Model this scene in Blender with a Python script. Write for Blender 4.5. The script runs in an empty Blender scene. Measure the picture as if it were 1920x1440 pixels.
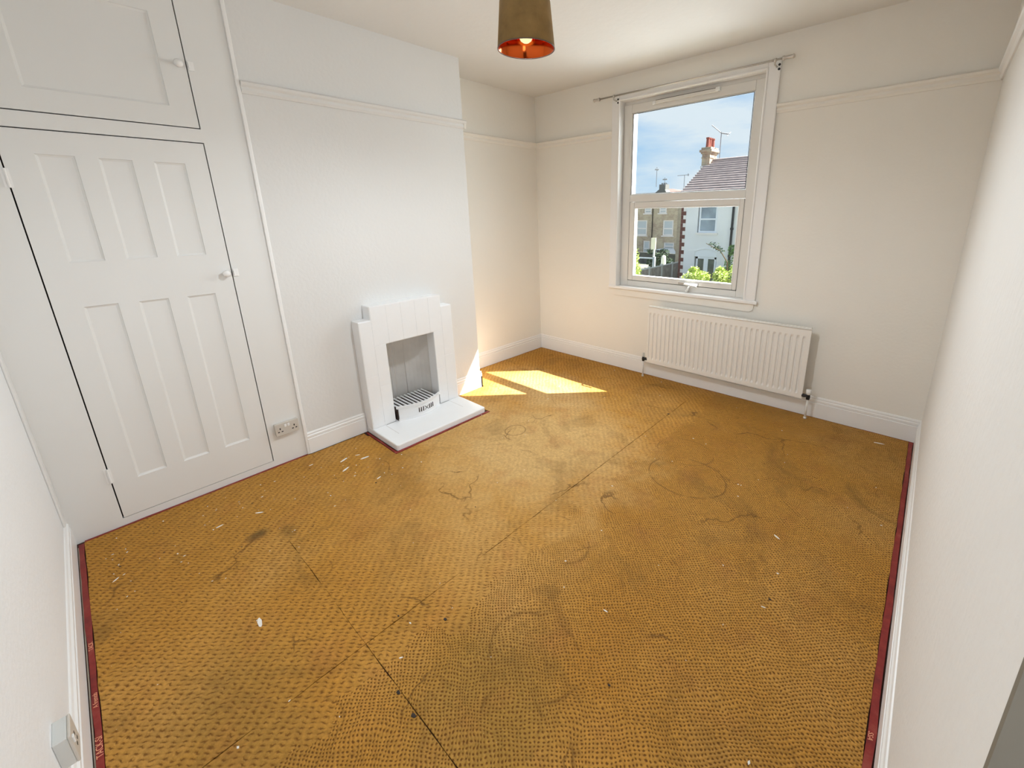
import bpy, bmesh, math, random
from mathutils import Vector, Matrix
random.seed(7)
scn = bpy.context.scene
col = scn.collection

# ------------------------------------------------------------------ camera
CX, CY, CZ = 3.2534, 0.2994, 1.70
yaw, pitch, roll = 0.7235, -0.2721, -0.0173
F, PPX, PPY = 797.46, 1040.85, 622.11
fw = Vector((-math.sin(yaw)*math.cos(pitch), math.cos(yaw)*math.cos(pitch), math.sin(pitch)))
rt = Vector((math.cos(yaw), math.sin(yaw), 0))
up = rt.cross(fw)
c, s = math.cos(roll), math.sin(roll)
r2 = c*rt + s*up
u2 = -s*rt + c*up
cd = bpy.data.cameras.new('camera')
cam = bpy.data.objects.new('camera', cd)
col.objects.link(cam)
cam.matrix_world = Matrix(((r2.x, u2.x, -fw.x, CX), (r2.y, u2.y, -fw.y, CY), (r2.z, u2.z, -fw.z, CZ), (0, 0, 0, 1)))
cd.sensor_fit = 'HORIZONTAL'; cd.sensor_width = 36.0
cd.lens = F*36/1920
cd.shift_x = (960-PPX)/1920; cd.shift_y = (PPY-720)/1920
cd.clip_start = 0.02; cd.clip_end = 500
scn.camera = cam

# ------------------------------------------------------------------ sky, sun, exposure
SKY = 0.97; SUN = 27.0; WIN = 82.0; HALL = 32.0; BULB = 64.0; EXPO = 0.0
scn.view_settings.view_transform = 'Standard'
scn.view_settings.look = 'None'
scn.view_settings.gamma = 1.0
scn.view_settings.use_curve_mapping = False
scn.view_settings.exposure = EXPO
w = bpy.data.worlds.new('sky'); scn.world = w; w.use_nodes = True
nt = w.node_tree; N = nt.nodes; K = nt.links
for n in list(N): N.remove(n)
def wn(t, **kw):
    n = N.new(t)
    for k, v in kw.items(): setattr(n, k, v)
    return n
tc = wn('ShaderNodeTexCoord')
sep = wn('ShaderNodeSeparateXYZ'); K.new(tc.outputs['Generated'], sep.inputs[0])
ramp = wn('ShaderNodeValToRGB'); K.new(sep.outputs['Z'], ramp.inputs[0])
e = ramp.color_ramp.elements
e[0].position = 0.0; e[0].color = (0.50, 0.74, 0.96, 1)
e[1].position = 0.45; e[1].color = (0.30, 0.55, 0.93, 1)
mp = wn('ShaderNodeMapping'); mp.inputs['Scale'].default_value = (2.2, 2.2, 9.0); mp.inputs['Rotation'].default_value = (0.12, -0.10, 0.3)
K.new(tc.outputs['Generated'], mp.inputs[0])
nz = wn('ShaderNodeTexNoise'); nz.inputs['Scale'].default_value = 1.5; nz.inputs['Detail'].default_value = 7; nz.inputs['Roughness'].default_value = 0.55
K.new(mp.outputs[0], nz.inputs[0])
cr = wn('ShaderNodeValToRGB'); K.new(nz.outputs[0], cr.inputs[0])
cr.color_ramp.elements[0].position = 0.34; cr.color_ramp.elements[0].color = (0, 0, 0, 1)
cr.color_ramp.elements[1].position = 0.56; cr.color_ramp.elements[1].color = (1, 1, 1, 1)
mx = wn('ShaderNodeMixRGB'); K.new(cr.outputs[0], mx.inputs[0]); K.new(ramp.outputs[0], mx.inputs[1]); mx.inputs[2].default_value = (0.80, 0.90, 0.99, 1)
bg = wn('ShaderNodeBackground'); bg.inputs[1].default_value = SKY; K.new(mx.outputs[0], bg.inputs[0])
ow = wn('ShaderNodeOutputWorld'); K.new(bg.outputs[0], ow.inputs[0])
sd = bpy.data.lights.new('sun', 'SUN'); so = bpy.data.objects.new('sun', sd); col.objects.link(so)
sd.energy = SUN; sd.angle = 0.009; sd.color = (1.0, 0.95, 0.88)
so.location = (12, 14, 18)
so.rotation_euler = Vector((-1.06, -1.0, -1.48)).to_track_quat('-Z', 'Y').to_euler()
# added area lamp outside the glass, above eye level, boosting the daylight
wd_ = bpy.data.lights.new('window_fill_light', 'AREA'); wo = bpy.data.objects.new('window_fill_light', wd_); col.objects.link(wo)
wd_.shape = 'RECTANGLE'; wd_.size = 1.18; wd_.size_y = 1.66; wd_.energy = WIN; wd_.color = (0.88, 0.94, 1.0)
wo.location = (1.45, 4.188+0.65, 2.25); wo.rotation_euler = (math.radians(-62), 0, 0)
# added upright fill lamp in the hallway, shining in through the open doorway
hd = bpy.data.lights.new('hall_fill_light', 'AREA'); ho = bpy.data.objects.new('hall_fill_light', hd); col.objects.link(ho)
hd.shape = 'RECTANGLE'; hd.size = 1.0; hd.size_y = 1.8; hd.energy = HALL; hd.color = (0.90, 0.95, 1.0)
ho.location = (4.35, 0.45, 1.25); ho.rotation_euler = (0, math.radians(90), 0)

# ------------------------------------------------------------------ helpers
def mat(name, rgb, rough=0.6, metal=0.0, var=0.0, vscale=8.0, bump=0.0, bscale=60.0, emit=None, spec=0.5, coat=0.0):
    m = bpy.data.materials.new(name); m.use_nodes = True
    t = m.node_tree; b = t.nodes['Principled BSDF']
    b.inputs['Base Color'].default_value = (*rgb, 1); b.inputs['Roughness'].default_value = rough
    b.inputs['Metallic'].default_value = metal; b.inputs['Specular IOR Level'].default_value = spec
    b.inputs['Coat Weight'].default_value = coat
    tcn = t.nodes.new('ShaderNodeTexCoord')
    if var > 0:
        n = t.nodes.new('ShaderNodeTexNoise'); n.inputs['Scale'].default_value = vscale; n.inputs['Detail'].default_value = 5
        t.links.new(tcn.outputs['Object'], n.inputs['Vector'])
        r = t.nodes.new('ShaderNodeValToRGB')
        r.color_ramp.elements[0].position = 0.3; r.color_ramp.elements[1].position = 0.7
        r.color_ramp.elements[0].color = (*[max(0, x*(1-var)) for x in rgb], 1)
        r.color_ramp.elements[1].color = (*[min(1, x*(1+var)) for x in rgb], 1)
        t.links.new(n.outputs[0], r.inputs[0]); t.links.new(r.outputs[0], b.inputs['Base Color'])
    if bump > 0:
        n = t.nodes.new('ShaderNodeTexNoise'); n.inputs['Scale'].default_value = bscale; n.inputs['Detail'].default_value = 4
        t.links.new(tcn.outputs['Object'], n.inputs['Vector'])
        bp = t.nodes.new('ShaderNodeBump'); bp.inputs['Strength'].default_value = bump; bp.inputs['Distance'].default_value = 0.01
        t.links.new(n.outputs[0], bp.inputs['Height']); t.links.new(bp.outputs[0], b.inputs['Normal'])
    if emit:
        b.inputs['Emission Color'].default_value = (*emit[0], 1); b.inputs['Emission Strength'].default_value = emit[1]
    return m

def wpos(o):
    p = Vector((0, 0, 0))
    while o: p += o.location; o = o.parent
    return p

class MB:
    def __init__(self): self.v = []; self.f = []
    def add(self, vs, fs):
        n = len(self.v); self.v += [tuple(x) for x in vs]; self.f += [tuple(i+n for i in f) for f in fs]; return self
    def box(self, x0, x1, y0, y1, z0, z1):
        return self.add([(x0,y0,z0),(x1,y0,z0),(x1,y1,z0),(x0,y1,z0),(x0,y0,z1),(x1,y0,z1),(x1,y1,z1),(x0,y1,z1)],
                        [(0,3,2,1),(4,5,6,7),(0,1,5,4),(1,2,6,5),(2,3,7,6),(3,0,4,7)])
    def prism(self, poly, axis, a, b):
        # polygon in the two other axes (order x<y<z), extruded along axis
        n = len(poly)
        def P(p, t):
            if axis == 'x': return (t, p[0], p[1])
            if axis == 'y': return (p[0], t, p[1])
            return (p[0], p[1], t)
        vs = [P(p, a) for p in poly]+[P(p, b) for p in poly]
        return self.add(vs, [tuple(range(n))[::-1], tuple(range(n, 2*n))]+[(i, (i+1) % n, (i+1) % n+n, i+n) for i in range(n)])
    def tube(self, pts, r, seg=12, cap=True):
        pts = [Vector(p) for p in pts]; rs = r if isinstance(r, (list, tuple)) else [r]*len(pts)
        vs = []; fs = []
        prev = None
        for i, p in enumerate(pts):
            d = (pts[min(i+1, len(pts)-1)]-pts[max(i-1, 0)]).normalized()
            if prev is None:
                a = d.orthogonal().normalized()
            else:
                a = (prev - d*prev.dot(d)).normalized()
            prev = a; b = d.cross(a)
            for k in range(seg):
                t = 2*math.pi*k/seg
                vs.append(p+(a*math.cos(t)+b*math.sin(t))*rs[i])
        for i in range(len(pts)-1):
            for k in range(seg):
                fs.append((i*seg+k, i*seg+(k+1) % seg, (i+1)*seg+(k+1) % seg, (i+1)*seg+k))
        if cap:
            fs.append(tuple(range(seg))[::-1]); fs.append(tuple(range((len(pts)-1)*seg, len(pts)*seg)))
        return self.add(vs, fs)
    def lathe(self, prof, cx, cy, seg=32):
        vs = [(cx+r*math.cos(2*math.pi*k/seg), cy+r*math.sin(2*math.pi*k/seg), z) for r, z in prof for k in range(seg)]
        fs = [(i*seg+k, i*seg+(k+1) % seg, (i+1)*seg+(k+1) % seg, (i+1)*seg+k) for i in range(len(prof)-1) for k in range(seg)]
        return self.add(vs, fs)
    def build(self, name, m, parent=None, smooth=False, bevel=0.0, seg=2, kind=None, label=None):
        o0 = wpos(parent) if parent else Vector((0, 0, 0))
        me = bpy.data.meshes.new(name)
        me.from_pydata([(x-o0.x, y-o0.y, z-o0.z) for x, y, z in self.v], [], self.f)
        bm = bmesh.new(); bm.from_mesh(me); ng = [f for f in bm.faces if len(f.verts) > 4]
        if ng: bmesh.ops.triangulate(bm, faces=ng, ngon_method='EAR_CLIP')
        bmesh.ops.recalc_face_normals(bm, faces=bm.faces); bm.to_mesh(me); bm.free()
        me.materials.append(m)
        if smooth:
            me.polygons.foreach_set('use_smooth', [True]*len(me.polygons))
        o = bpy.data.objects.new(name, me); col.objects.link(o)
        if parent: o.parent = parent
        if bevel > 0:
            bv = o.modifiers.new('bevel', 'BEVEL'); bv.width = bevel; bv.segments = seg; bv.limit_method = 'ANGLE'; bv.angle_limit = math.radians(40)
        if kind: o['kind'] = kind
        if label: o['label'] = label
        return o

def thing(name, loc, label, cat, group=None):
    o = bpy.data.objects.new(name, None); col.objects.link(o); o.location = loc; o.empty_display_size = 0.05
    o['label'] = label; o['category'] = cat
    if group: o['group'] = group
    return o
def tag(o, label, cat, group=None):
    o['label'] = label; o['category'] = cat
    if group: o['group'] = group
    return o
def B(*a): return MB().box(*a)
def copy_tree(o, parent=None):
    c_ = o.copy(); col.objects.link(c_)
    if parent: c_.parent = parent
    for ch in o.children: copy_tree(ch, c_)
    return c_

# ------------------------------------------------------------------ dimensions
D = 0.4286; W = 3.396; L = 4.188; H = 2.963; Y0 = -0.006
YB = 1.189; YC = 2.819
WX0, WX1, WZ0, WZ1 = 0.72, 2.07, 0.925, 2.745     # window opening inside the casing
OY = L+0.200                                       # outer face of the window wall

# ------------------------------------------------------------------ materials
M_wall = mat('wall_paint_cream', (0.89, 0.855, 0.785), 0.75, var=0.012, vscale=1.5, bump=0.12, bscale=55)
M_wallw = mat('wall_paint_white', (0.88, 0.882, 0.88), 0.7, var=0.012, vscale=1.3, bump=0.16, bscale=45)
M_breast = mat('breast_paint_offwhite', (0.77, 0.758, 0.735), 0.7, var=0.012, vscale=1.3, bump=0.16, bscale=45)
M_ceil = mat('ceiling_paint', (0.82, 0.81, 0.785), 0.85, var=0.012, vscale=1.2, bump=0.2, bscale=18)
M_gloss = mat('white_gloss_paint', (0.90, 0.885, 0.865), 0.35, bump=0.03, bscale=30)
M_cup = mat('cupboard_paint', (0.81, 0.80, 0.775), 0.42, var=0.01, vscale=2, bump=0.04, bscale=25)
M_upvc = mat('white_upvc', (0.76, 0.735, 0.69), 0.28)  # white plastic, toned down to carry the frame's backlit shade
M_upvcb = mat('glazing_bead', (0.88, 0.88, 0.86), 0.25)
M_seal = mat('black_rubber_seal', (0.02, 0.02, 0.022), 0.6)
M_dark = mat('cupboard_void', (0.03, 0.026, 0.022), 0.9)
M_boards = mat('old_floor_boards', (0.07, 0.028, 0.018), 0.8, var=0.4, vscale=12)
M_fire = mat('fireplace_paint', (0.90, 0.905, 0.91), 0.30, var=0.01, bump=0.05, bscale=35)
M_fireb = mat('fireback_paint', (0.68, 0.655, 0.62), 0.6, var=0.05, vscale=10)
M_joint = mat('painted_joint', (0.45, 0.44, 0.43), 0.8)
M_slot = mat('soot_and_gap_shade', (0.05, 0.03, 0.022), 0.9)
M_rad = mat('radiator_enamel', (0.90, 0.875, 0.83), 0.28)
M_black = mat('black_plastic', (0.012, 0.012, 0.014), 0.4)
M_chrome = mat('brushed_steel', (0.58, 0.55, 0.51), 0.35, metal=0.9)
M_sock = mat('socket_beige', (0.62, 0.575, 0.51), 0.45)
M_sockg = mat('socket_grey', (0.66, 0.665, 0.64), 0.45)
M_velvet = mat('lampshade_olive_velvet', (0.27, 0.165, 0.055), 0.9, var=0.2, vscale=14, bump=0.1, bscale=90)
M_copper = mat('lampshade_copper_lining', (0.60, 0.10, 0.018), 0.14, metal=1.0)
M_bulb = mat('lit_bulb', (0.02, 0.02, 0.015), 0.6, spec=0.0, emit=((1.0, 0.91, 0.50), 1.1))
M_pipe = mat('painted_pipe', (0.80, 0.78, 0.74), 0.4)
M_chip = mat('paint_chips', (0.86, 0.82, 0.76), 0.7)
M_grit = mat('dark_grit', (0.03, 0.02, 0.015), 0.8)
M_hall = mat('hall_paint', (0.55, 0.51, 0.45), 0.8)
M_jamb = mat('doorway_jamb_shade', (0.19, 0.17, 0.135), 0.7, var=0.05)  # dark tone puts the reveal's shade into the jamb colour

def glass_mat():
    m = bpy.data.materials.new('window_glass'); m.use_nodes = True; t = m.node_tree
    b = t.nodes['Principled BSDF']; out = t.nodes['Material Output']
    g = t.nodes.new('ShaderNodeBsdfGlossy'); g.inputs['Roughness'].default_value = 0.02
    tr = t.nodes.new('ShaderNodeBsdfTransparent'); tr.inputs[0].default_value = (0.97, 0.985, 0.98, 1)
    fr = t.nodes.new('ShaderNodeFresnel'); fr.inputs[0].default_value = 1.45
    ge = t.nodes.new('ShaderNodeNewGeometry'); iv = t.nodes.new('ShaderNodeMath'); iv.operation = 'SUBTRACT'; iv.inputs[0].default_value = 1.0
    t.links.new(ge.outputs['Backfacing'], iv.inputs[1]); ml = t.nodes.new('ShaderNodeMath'); ml.operation = 'MULTIPLY'
    t.links.new(fr.outputs[0], ml.inputs[0]); t.links.new(iv.outputs[0], ml.inputs[1])
    mxs = t.nodes.new('ShaderNodeMixShader'); t.links.new(ml.outputs[0], mxs.inputs[0])
    t.links.new(tr.outputs[0], mxs.inputs[1]); t.links.new(g.outputs[0], mxs.inputs[2]); t.links.new(mxs.outputs[0], out.inputs[0])
    t.nodes.remove(b); return m
M_glass = glass_mat()

class NT:
    """small node-graph builder"""
    def __init__(self, m): self.t = m.node_tree
    def n(self, t, **kw):
        n_ = self.t.nodes.new(t)
        for k, v in kw.items(): setattr(n_, k, v)
        return n_
    def lk(self, a, b): self.t.links.new(a, b)
    def put(self, sock, v):
        if hasattr(v, 'links') or hasattr(v, 'is_linked'): self.lk(v, sock)
        else: sock.default_value = v
    def math(self, op, a, b=0.0, c_=None, clamp=False):
        n_ = self.n('ShaderNodeMath', operation=op); n_.use_clamp = clamp
        self.put(n_.inputs[0], a); self.put(n_.inputs[1], b)
        if c_ is not None: self.put(n_.inputs[2], c_)
        return n_.outputs[0]
    def noise(self, vec, scale, detail=4, rough=0.5, dist=0.0):
        n_ = self.n('ShaderNodeTexNoise'); self.lk(vec, n_.inputs['Vector']); n_.inputs['Scale'].default_value = scale
        n_.inputs['Detail'].default_value = detail; n_.inputs['Roughness'].default_value = rough; n_.inputs['Distortion'].default_value = dist
        return n_.outputs[0]
    def ramp(self, f, *stops):
        n_ = self.n('ShaderNodeValToRGB'); self.lk(f, n_.inputs[0]); el = n_.color_ramp.elements
        while len(el) < len(stops): el.new(0.5)
        for i, (p, cc) in enumerate(stops):
            el[i].position = p; el[i].color = (*cc, 1) if isinstance(cc, tuple) else (cc, cc, cc, 1)
        return n_.outputs[0]
    def mix(self, f, a, b, mode='MIX'):
        n_ = self.n('ShaderNodeMixRGB'); n_.blend_type = mode
        self.put(n_.inputs[0], f); 
        for i, v in ((1, a), (2, b)):
            if isinstance(v, tuple): n_.inputs[i].default_value = (*v, 1)
            else: self.lk(v, n_.inputs[i])
        return n_.outputs[0]

def underlay_mat():
    m = bpy.data.materials.new('waffle_underlay'); m.use_nodes = True
    g = NT(m); b = m.node_tree.nodes['Principled BSDF']
    geo = g.n('ShaderNodeNewGeometry'); P = geo.outputs['Position']
    sp = g.n('ShaderNodeSeparateXYZ'); g.lk(P, sp.inputs[0]); X, Y = sp.outputs[0], sp.outputs[1]
    # broad colour patches: worn tan centre, deeper ochre towards walls and patches of greenish grime
    n1 = g.noise(P, 1.1, 5, 0.55); n2 = g.noise(P, 3.2, 6, 0.6, 0.6); n3 = g.noise(P, 0.8, 3, 0.5, 0.8)
    base = g.ramp(n1, (0.30, (0.465, 0.212, 0.029)), (0.5, (0.52, 0.255, 0.045)), (0.7, (0.57, 0.305, 0.078)))
    # worn lighter area in front of fireplace and along the middle
    def blob(cx, cy, rx, ry):
        a = g.math('DIVIDE', g.math('SUBTRACT', X, cx), rx); bb = g.math('DIVIDE', g.math('SUBTRACT', Y, cy), ry)
        d = g.math('SQRT', g.math('ADD', g.math('MULTIPLY', a, a), g.math('MULTIPLY', bb, bb)))
        d = g.math('ADD', d, g.math('MULTIPLY', g.math('SUBTRACT', n2, 0.5), 0.9))
        return g.ramp(d, (0.35, 1.0), (1.0, 0.0))
    base = g.mix(g.math('MULTIPLY', blob(1.15, 2.35, 1.1, 0.95), 0.62), base, (0.66, 0.455, 0.205))
    base = g.mix(g.math('MULTIPLY', blob(0.5, 3.2, 0.8, 0.5), 0.5), base, (0.66, 0.47, 0.235))  # paler floor painted where the sun falls, whitening the lit worn patch
    base = g.mix(g.math('MULTIPLY', blob(1.3, 1.5, 0.9, 0.6), 0.30), base, (0.62, 0.39, 0.145))
    base = g.mix(g.math('MULTIPLY', blob(2.3, 0.95, 0.45, 0.4), 0.40), base, (0.20, 0.145, 0.03))
    base = g.mix(g.math('MULTIPLY', blob(1.75, 0.35, 0.5, 0.3), 0.35), base, (0.20, 0.13, 0.03))
    base = g.mix(g.math('MULTIPLY', blob(0.697, 0.672, 0.055, 0.07), 0.75), base, (0.07, 0.055, 0.022))
    base = g.mix(g.math('MULTIPLY', blob(0.80, 0.80, 0.10, 0.05), 0.45), base, (0.13, 0.085, 0.025))
    grime = g.ramp(g.noise(P, 2.1, 7, 0.62, 1.2), (0.52, 0.0), (0.72, 0.55))
    base = g.mix(grime, base, (0.19, 0.105, 0.025))
    red = g.ramp(g.noise(P, 5.0, 3, 0.5), (0.55, 0.0), (0.75, 0.35))
    base = g.mix(red, base, (0.42, 0.17, 0.045))
    # dried ring stains and crease lines
    wob = g.math('MULTIPLY', g.math('SUBTRACT', g.noise(P, 9.0, 3), 0.5), 0.10)
    gate = g.noise(P, 4.3, 3, 0.6)
    def arc(cx, cy, rx, ry, wd, amt, lo=0.42):
        a = g.math('DIVIDE', g.math('SUBTRACT', X, cx), rx); bb = g.math('DIVIDE', g.math('SUBTRACT', Y, cy), ry)
        d = g.math('SQRT', g.math('ADD', g.math('MULTIPLY', a, a), g.math('MULTIPLY', bb, bb)))
        d = g.math('ABSOLUTE', g.math('ADD', g.math('SUBTRACT', d, 1.0), g.math('MULTIPLY', wob, 0.12/max(rx, 0.05)*1.2)))
        k = g.ramp(g.math('MULTIPLY', d, rx), (0.0, 1.0), (wd, 0.0))
        k = g.math('MULTIPLY', k, g.ramp(gate, (lo-0.03, 0.0), (lo+0.06, 1.0)))
        return g.math('MULTIPLY', k, amt)
    for args in ((0.94, 2.41, 0.080, 0.085, 0.008, 0.60, 0.1), (2.27, 2.70, 0.25, 0.21, 0.009, 0.60, 0.47), (2.13, 2.98, 0.20, 0.17, 0.008, 0.45, 0.50),
                 (2.32, 1.20, 0.20, 0.16, 0.013, 0.50, 0.50), (2.42, 0.98, 0.12, 0.09, 0.014, 0.55, 0.50), (1.95, 1.72, 0.22, 0.16, 0.012, 0.40, 0.52)):
        base = g.mix(arc(*args), base, (0.10, 0.045, 0.010))
    crk = g.n('ShaderNodeTexVoronoi'); crk.feature = 'DISTANCE_TO_EDGE'; crk.inputs['Scale'].default_value = 1.6
    wv = g.n('ShaderNodeVectorMath', operation='ADD'); nzc = g.n('ShaderNodeTexNoise'); nzc.inputs['Scale'].default_value = 3.0; nzc.inputs['Detail'].default_value = 6
    g.lk(P, nzc.inputs['Vector']); scv = g.n('ShaderNodeVectorMath', operation='SCALE'); g.lk(nzc.outputs['Color'], scv.inputs[0]); scv.inputs['Scale'].default_value = 0.45
    g.lk(P, wv.inputs[0]); g.lk(scv.outputs[0], wv.inputs[1]); g.lk(wv.outputs[0], crk.inputs['Vector'])
    ck = g.math('MULTIPLY', g.ramp(crk.outputs['Distance'], (0.0, 1.0), (0.012, 0.0)), g.ramp(g.noise(P, 2.7, 2), (0.52, 0.0), (0.62, 0.75)))
    base = g.mix(ck, base, (0.11, 0.05, 0.012))
    fine = g.ramp(g.noise(P, 60.0, 4, 0.7), (0.25, 0.72), (0.75, 1.22))
    base = g.mix(1.0, base, fine, 'MULTIPLY')
    spk = g.ramp(g.noise(P, 150.0, 2, 0.5), (0.765, 0.0), (0.79, 0.8))
    base = g.mix(spk, base, (0.72, 0.60, 0.42))
    # waffle relief: staggered dimples 13 mm apart, pressed flat where worn
    jx = g.math('ADD', g.math('MULTIPLY', g.math('SUBTRACT', g.noise(P, 7.0, 2), 0.5), 0.05), g.math('MULTIPLY', g.math('SUBTRACT', g.noise(P, 55.0, 2), 0.5), 0.011))
    jy = g.math('ADD', g.math('MULTIPLY', g.math('SUBTRACT', g.noise(P, 6.0, 2, 0.5, 0.3), 0.5), 0.05), g.math('MULTIPLY', g.math('SUBTRACT', g.noise(P, 48.0, 2, 0.5, 0.4), 0.5), 0.011))
    kx = 2*math.pi/0.0200; ky = 2*math.pi/0.0170
    sx = g.math('SINE', g.math('MULTIPLY', g.math('ADD', X, jx), kx)); sy = g.math('SINE', g.math('MULTIPLY', g.math('ADD', Y, jy), ky))
    waf = g.math('MULTIPLY', sx, sy)
    wear = blob(1.1, 2.2, 1.25, 1.35)
    depth = g.math('SUBTRACT', 1.0, g.math('MULTIPLY', wear, 0.75))
    # left of the long seam the sheet is pressed into short wavy ripples
    uu = g.math('ADD', g.math('MULTIPLY', X, 0.75), g.math('MULTIPLY', Y, 0.66)); vv = g.math('SUBTRACT', g.math('MULTIPLY', Y, 0.75), g.math('MULTIPLY', X, 0.66))
    vj = g.math('ADD', vv, g.math('MULTIPLY', g.math('SUBTRACT', g.noise(P, 32.0, 3, 0.6), 0.5), 0.030))
    rp = g.math('MULTIPLY', g.math('SINE', g.math('MULTIPLY', vj, 2*math.pi/0.0165)), g.math('ADD', 0.62, g.math('MULTIPLY', g.math('SINE', g.math('MULTIPLY', g.math('ADD', uu, jx), 2*math.pi/0.034)), 0.38)))
    lft = g.ramp(g.math('ADD', X, g.math('MULTIPLY', g.math('SUBTRACT', n2, 0.5), 0.8)), (0.0, 1.0), (1.0, 0.0))
    lft = g.math('LESS_THAN', g.math('ADD', X, g.math('MULTIPLY', g.math('SUBTRACT', n2, 0.5), 0.5)), 1.95)
    waf = g.math('ADD', g.math('MULTIPLY', waf, g.math('SUBTRACT', 1.0, lft)), g.math('MULTIPLY', g.math('MULTIPLY', rp, 0.75), lft))
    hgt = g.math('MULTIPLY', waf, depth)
    dirt_shade = g.math('MULTIPLY', g.ramp(g.math('MULTIPLY', waf, -1.0), (0.10, 0.0), (0.80, 1.0)), depth)  # hollows darkened for dirt and for the occlusion the bump lacks
    base = g.mix(g.math('MULTIPLY', dirt_shade, 1.0), base, (0.155, 0.058, 0.008))
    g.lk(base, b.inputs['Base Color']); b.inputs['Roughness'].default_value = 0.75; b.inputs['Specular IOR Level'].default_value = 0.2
    hall = g.math('ADD', g.math('MULTIPLY', hgt, 0.6), g.math('MULTIPLY', g.noise(P, 25.0, 4), 0.9))
    bm_ = g.n('ShaderNodeBump'); bm_.inputs['Strength'].default_value = 0.9; bm_.inputs['Distance'].default_value = 0.004
    g.lk(hall, bm_.inputs['Height']); g.lk(bm_.outputs[0], b.inputs['Normal'])
    return m
M_under = underlay_mat()

def red_strip_mat():
    m = bpy.data.materials.new('red_tack_strip'); m.use_nodes = True; g = NT(m); b = m.node_tree.nodes['Principled BSDF']
    geo = g.n('ShaderNodeNewGeometry'); P = geo.outputs['Position']
    c_ = g.ramp(g.noise(P, 9.0, 5, 0.7), (0.35, (0.17, 0.004, 0.004)), (0.55, (0.26, 0.016, 0.010)), (0.75, (0.34, 0.07, 0.045)))
    g.lk(c_, b.inputs['Base Color']); b.inputs['Roughness'].default_value = 0.5
    return m
M_red = red_strip_mat()
M_redp = mat('strip_print', (0.85, 0.38, 0.22), 0.6)

# ------------------------------------------------------------------ room shell
def struct(mb, name, m, **k):
    o = mb.build(name, m, **k); o['kind'] = 'structure'; return o
struct(B(-D-0.2, 5.0, -1.2, OY, -0.25, 0.0), 'floor', M_boards)
struct(B(-D-0.2, W+0.14, Y0-0.15, OY, H, H+0.2), 'ceiling', M_ceil)
# window wall with opening
mb = MB()
mb.box(-D-0.2, WX0, L, OY, -0.25, H+0.2).box(WX1, W+0.14, L, OY, -0.25, H+0.2).box(WX0, WX1, L, OY, -0.25, WZ0).box(WX0, WX1, L, OY, WZ1, H+0.2)
struct(mb, 'wall_back', M_wall)
# outer reveal linings close the masonry opening round the frame
mb = MB()
mb.box(WX0, 0.800, L+0.11, OY, WZ0, WZ1).box(1.998, WX1, L+0.11, OY, WZ0, WZ1).box(0.80, 1.998, L+0.11, OY, 2.72, WZ1)
mb.box(0.80, 1.998, L+0.13, OY+0.05, WZ0, 0.985)
struct(mb, 'trim_1', mat('outer_render', (0.50, 0.50, 0.48), 0.8))
struct(B(-D-0.2, -D, YC-0.3, L, -0.0, H), 'wall_left', M_wall)
mb = B(-D, 0.0, YB, YC, 0.0, H)
# fire opening is cut as a recess in the breast
mb = MB()
mb.box(-D, 0.0, YB, 1.80, 0, H).box(-D, 0.0, 2.30, YC, 0, H).box(-D, 0.0, 1.80, 2.30, 0.76, H).box(-D, -0.26, 1.80, 2.30, 0, 0.76)
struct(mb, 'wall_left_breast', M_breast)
struct(B(-D-0.2, W+0.14, Y0-0.15, Y0, 0, H), 'wall_near', M_wallw)
DOY = 0.868; DOZ = 2.03
mb = MB(); mb.box(W, W+0.14, DOY, L, 0, H).box(W, W+0.14, Y0, DOY, DOZ, H)
struct(mb, 'wall_right', mat('right_wall_paint', (0.83, 0.815, 0.785), 0.7, var=0.012, vscale=1.3, bump=0.22, bscale=35))
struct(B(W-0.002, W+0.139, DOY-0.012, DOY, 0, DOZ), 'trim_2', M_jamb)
# hallway shell beyond the doorway
mb = MB(); mb.box(4.9, 5.0, -1.2, 1.6, 0, 2.6).box(W+0.14, 4.9, -1.2, -1.1, 0, 2.6).box(W+0.14, 4.9, 1.5, 1.6, 0, 2.6).box(W+0.14, 5.0, -1.2, 1.6, 2.6, 2.7)
mb.box(W+0.02, W+0.14, -1.2, Y0-0.15, 0, 2.6)
struct(mb, 'wall_hall', M_hall)

# skirting boards
def skirt_prof(h, t=0.016):
    # (offset from wall, z)
    return [(0, 0.0), (t, 0.0), (t, h*0.70), (t*0.55, h*0.725), (t*0.85, h*0.76), (t*0.85, h*0.84), (t*0.40, h*0.88), (t*0.55, h*0.93), (t*0.30, h*0.985), (0, h)]
ZG = 0.006
def skirt(name, h, side, a, b):
    pr = skirt_prof(h); mb = MB()
    if side == 'back': mb.prism([(L-o, z+ZG) for o, z in pr], 'x', a, b)
    if side == 'near': mb.prism([(Y0+o, z+ZG) for o, z in pr], 'x', a, b)
    if side == 'right': mb.prism([(W-o, z+ZG) for o, z in pr], 'y', a, b)
    if side == 'breast': mb.prism([(o, z+ZG) for o, z in pr], 'y', a, b)
    if side == 'alcove': mb.prism([(-D+o, z+ZG) for o, z in pr], 'y', a, b)
    if side == 'return': mb.prism([(YC+o, z+ZG) for o, z in pr], 'x', a, b)
    return struct(mb, name, M_gloss)
skirt('baseboard_back', 0.18, 'back', -D, W)
skirt('baseboard_near', 0.155, 'near', 0.0, W)
skirt('baseboard_right', 0.17, 'right', DOY, L)
skirt('baseboard_breast', 0.165, 'breast', YB+0.005, 1.628)
skirt('baseboard_breast_far', 0.165, 'breast', 2.465, YC+0.016)
skirt('baseboard_alcove', 0.18, 'alcove', YC, L)
skirt('baseboard_return', 0.165, 'return', -D, 0.016)

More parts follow.
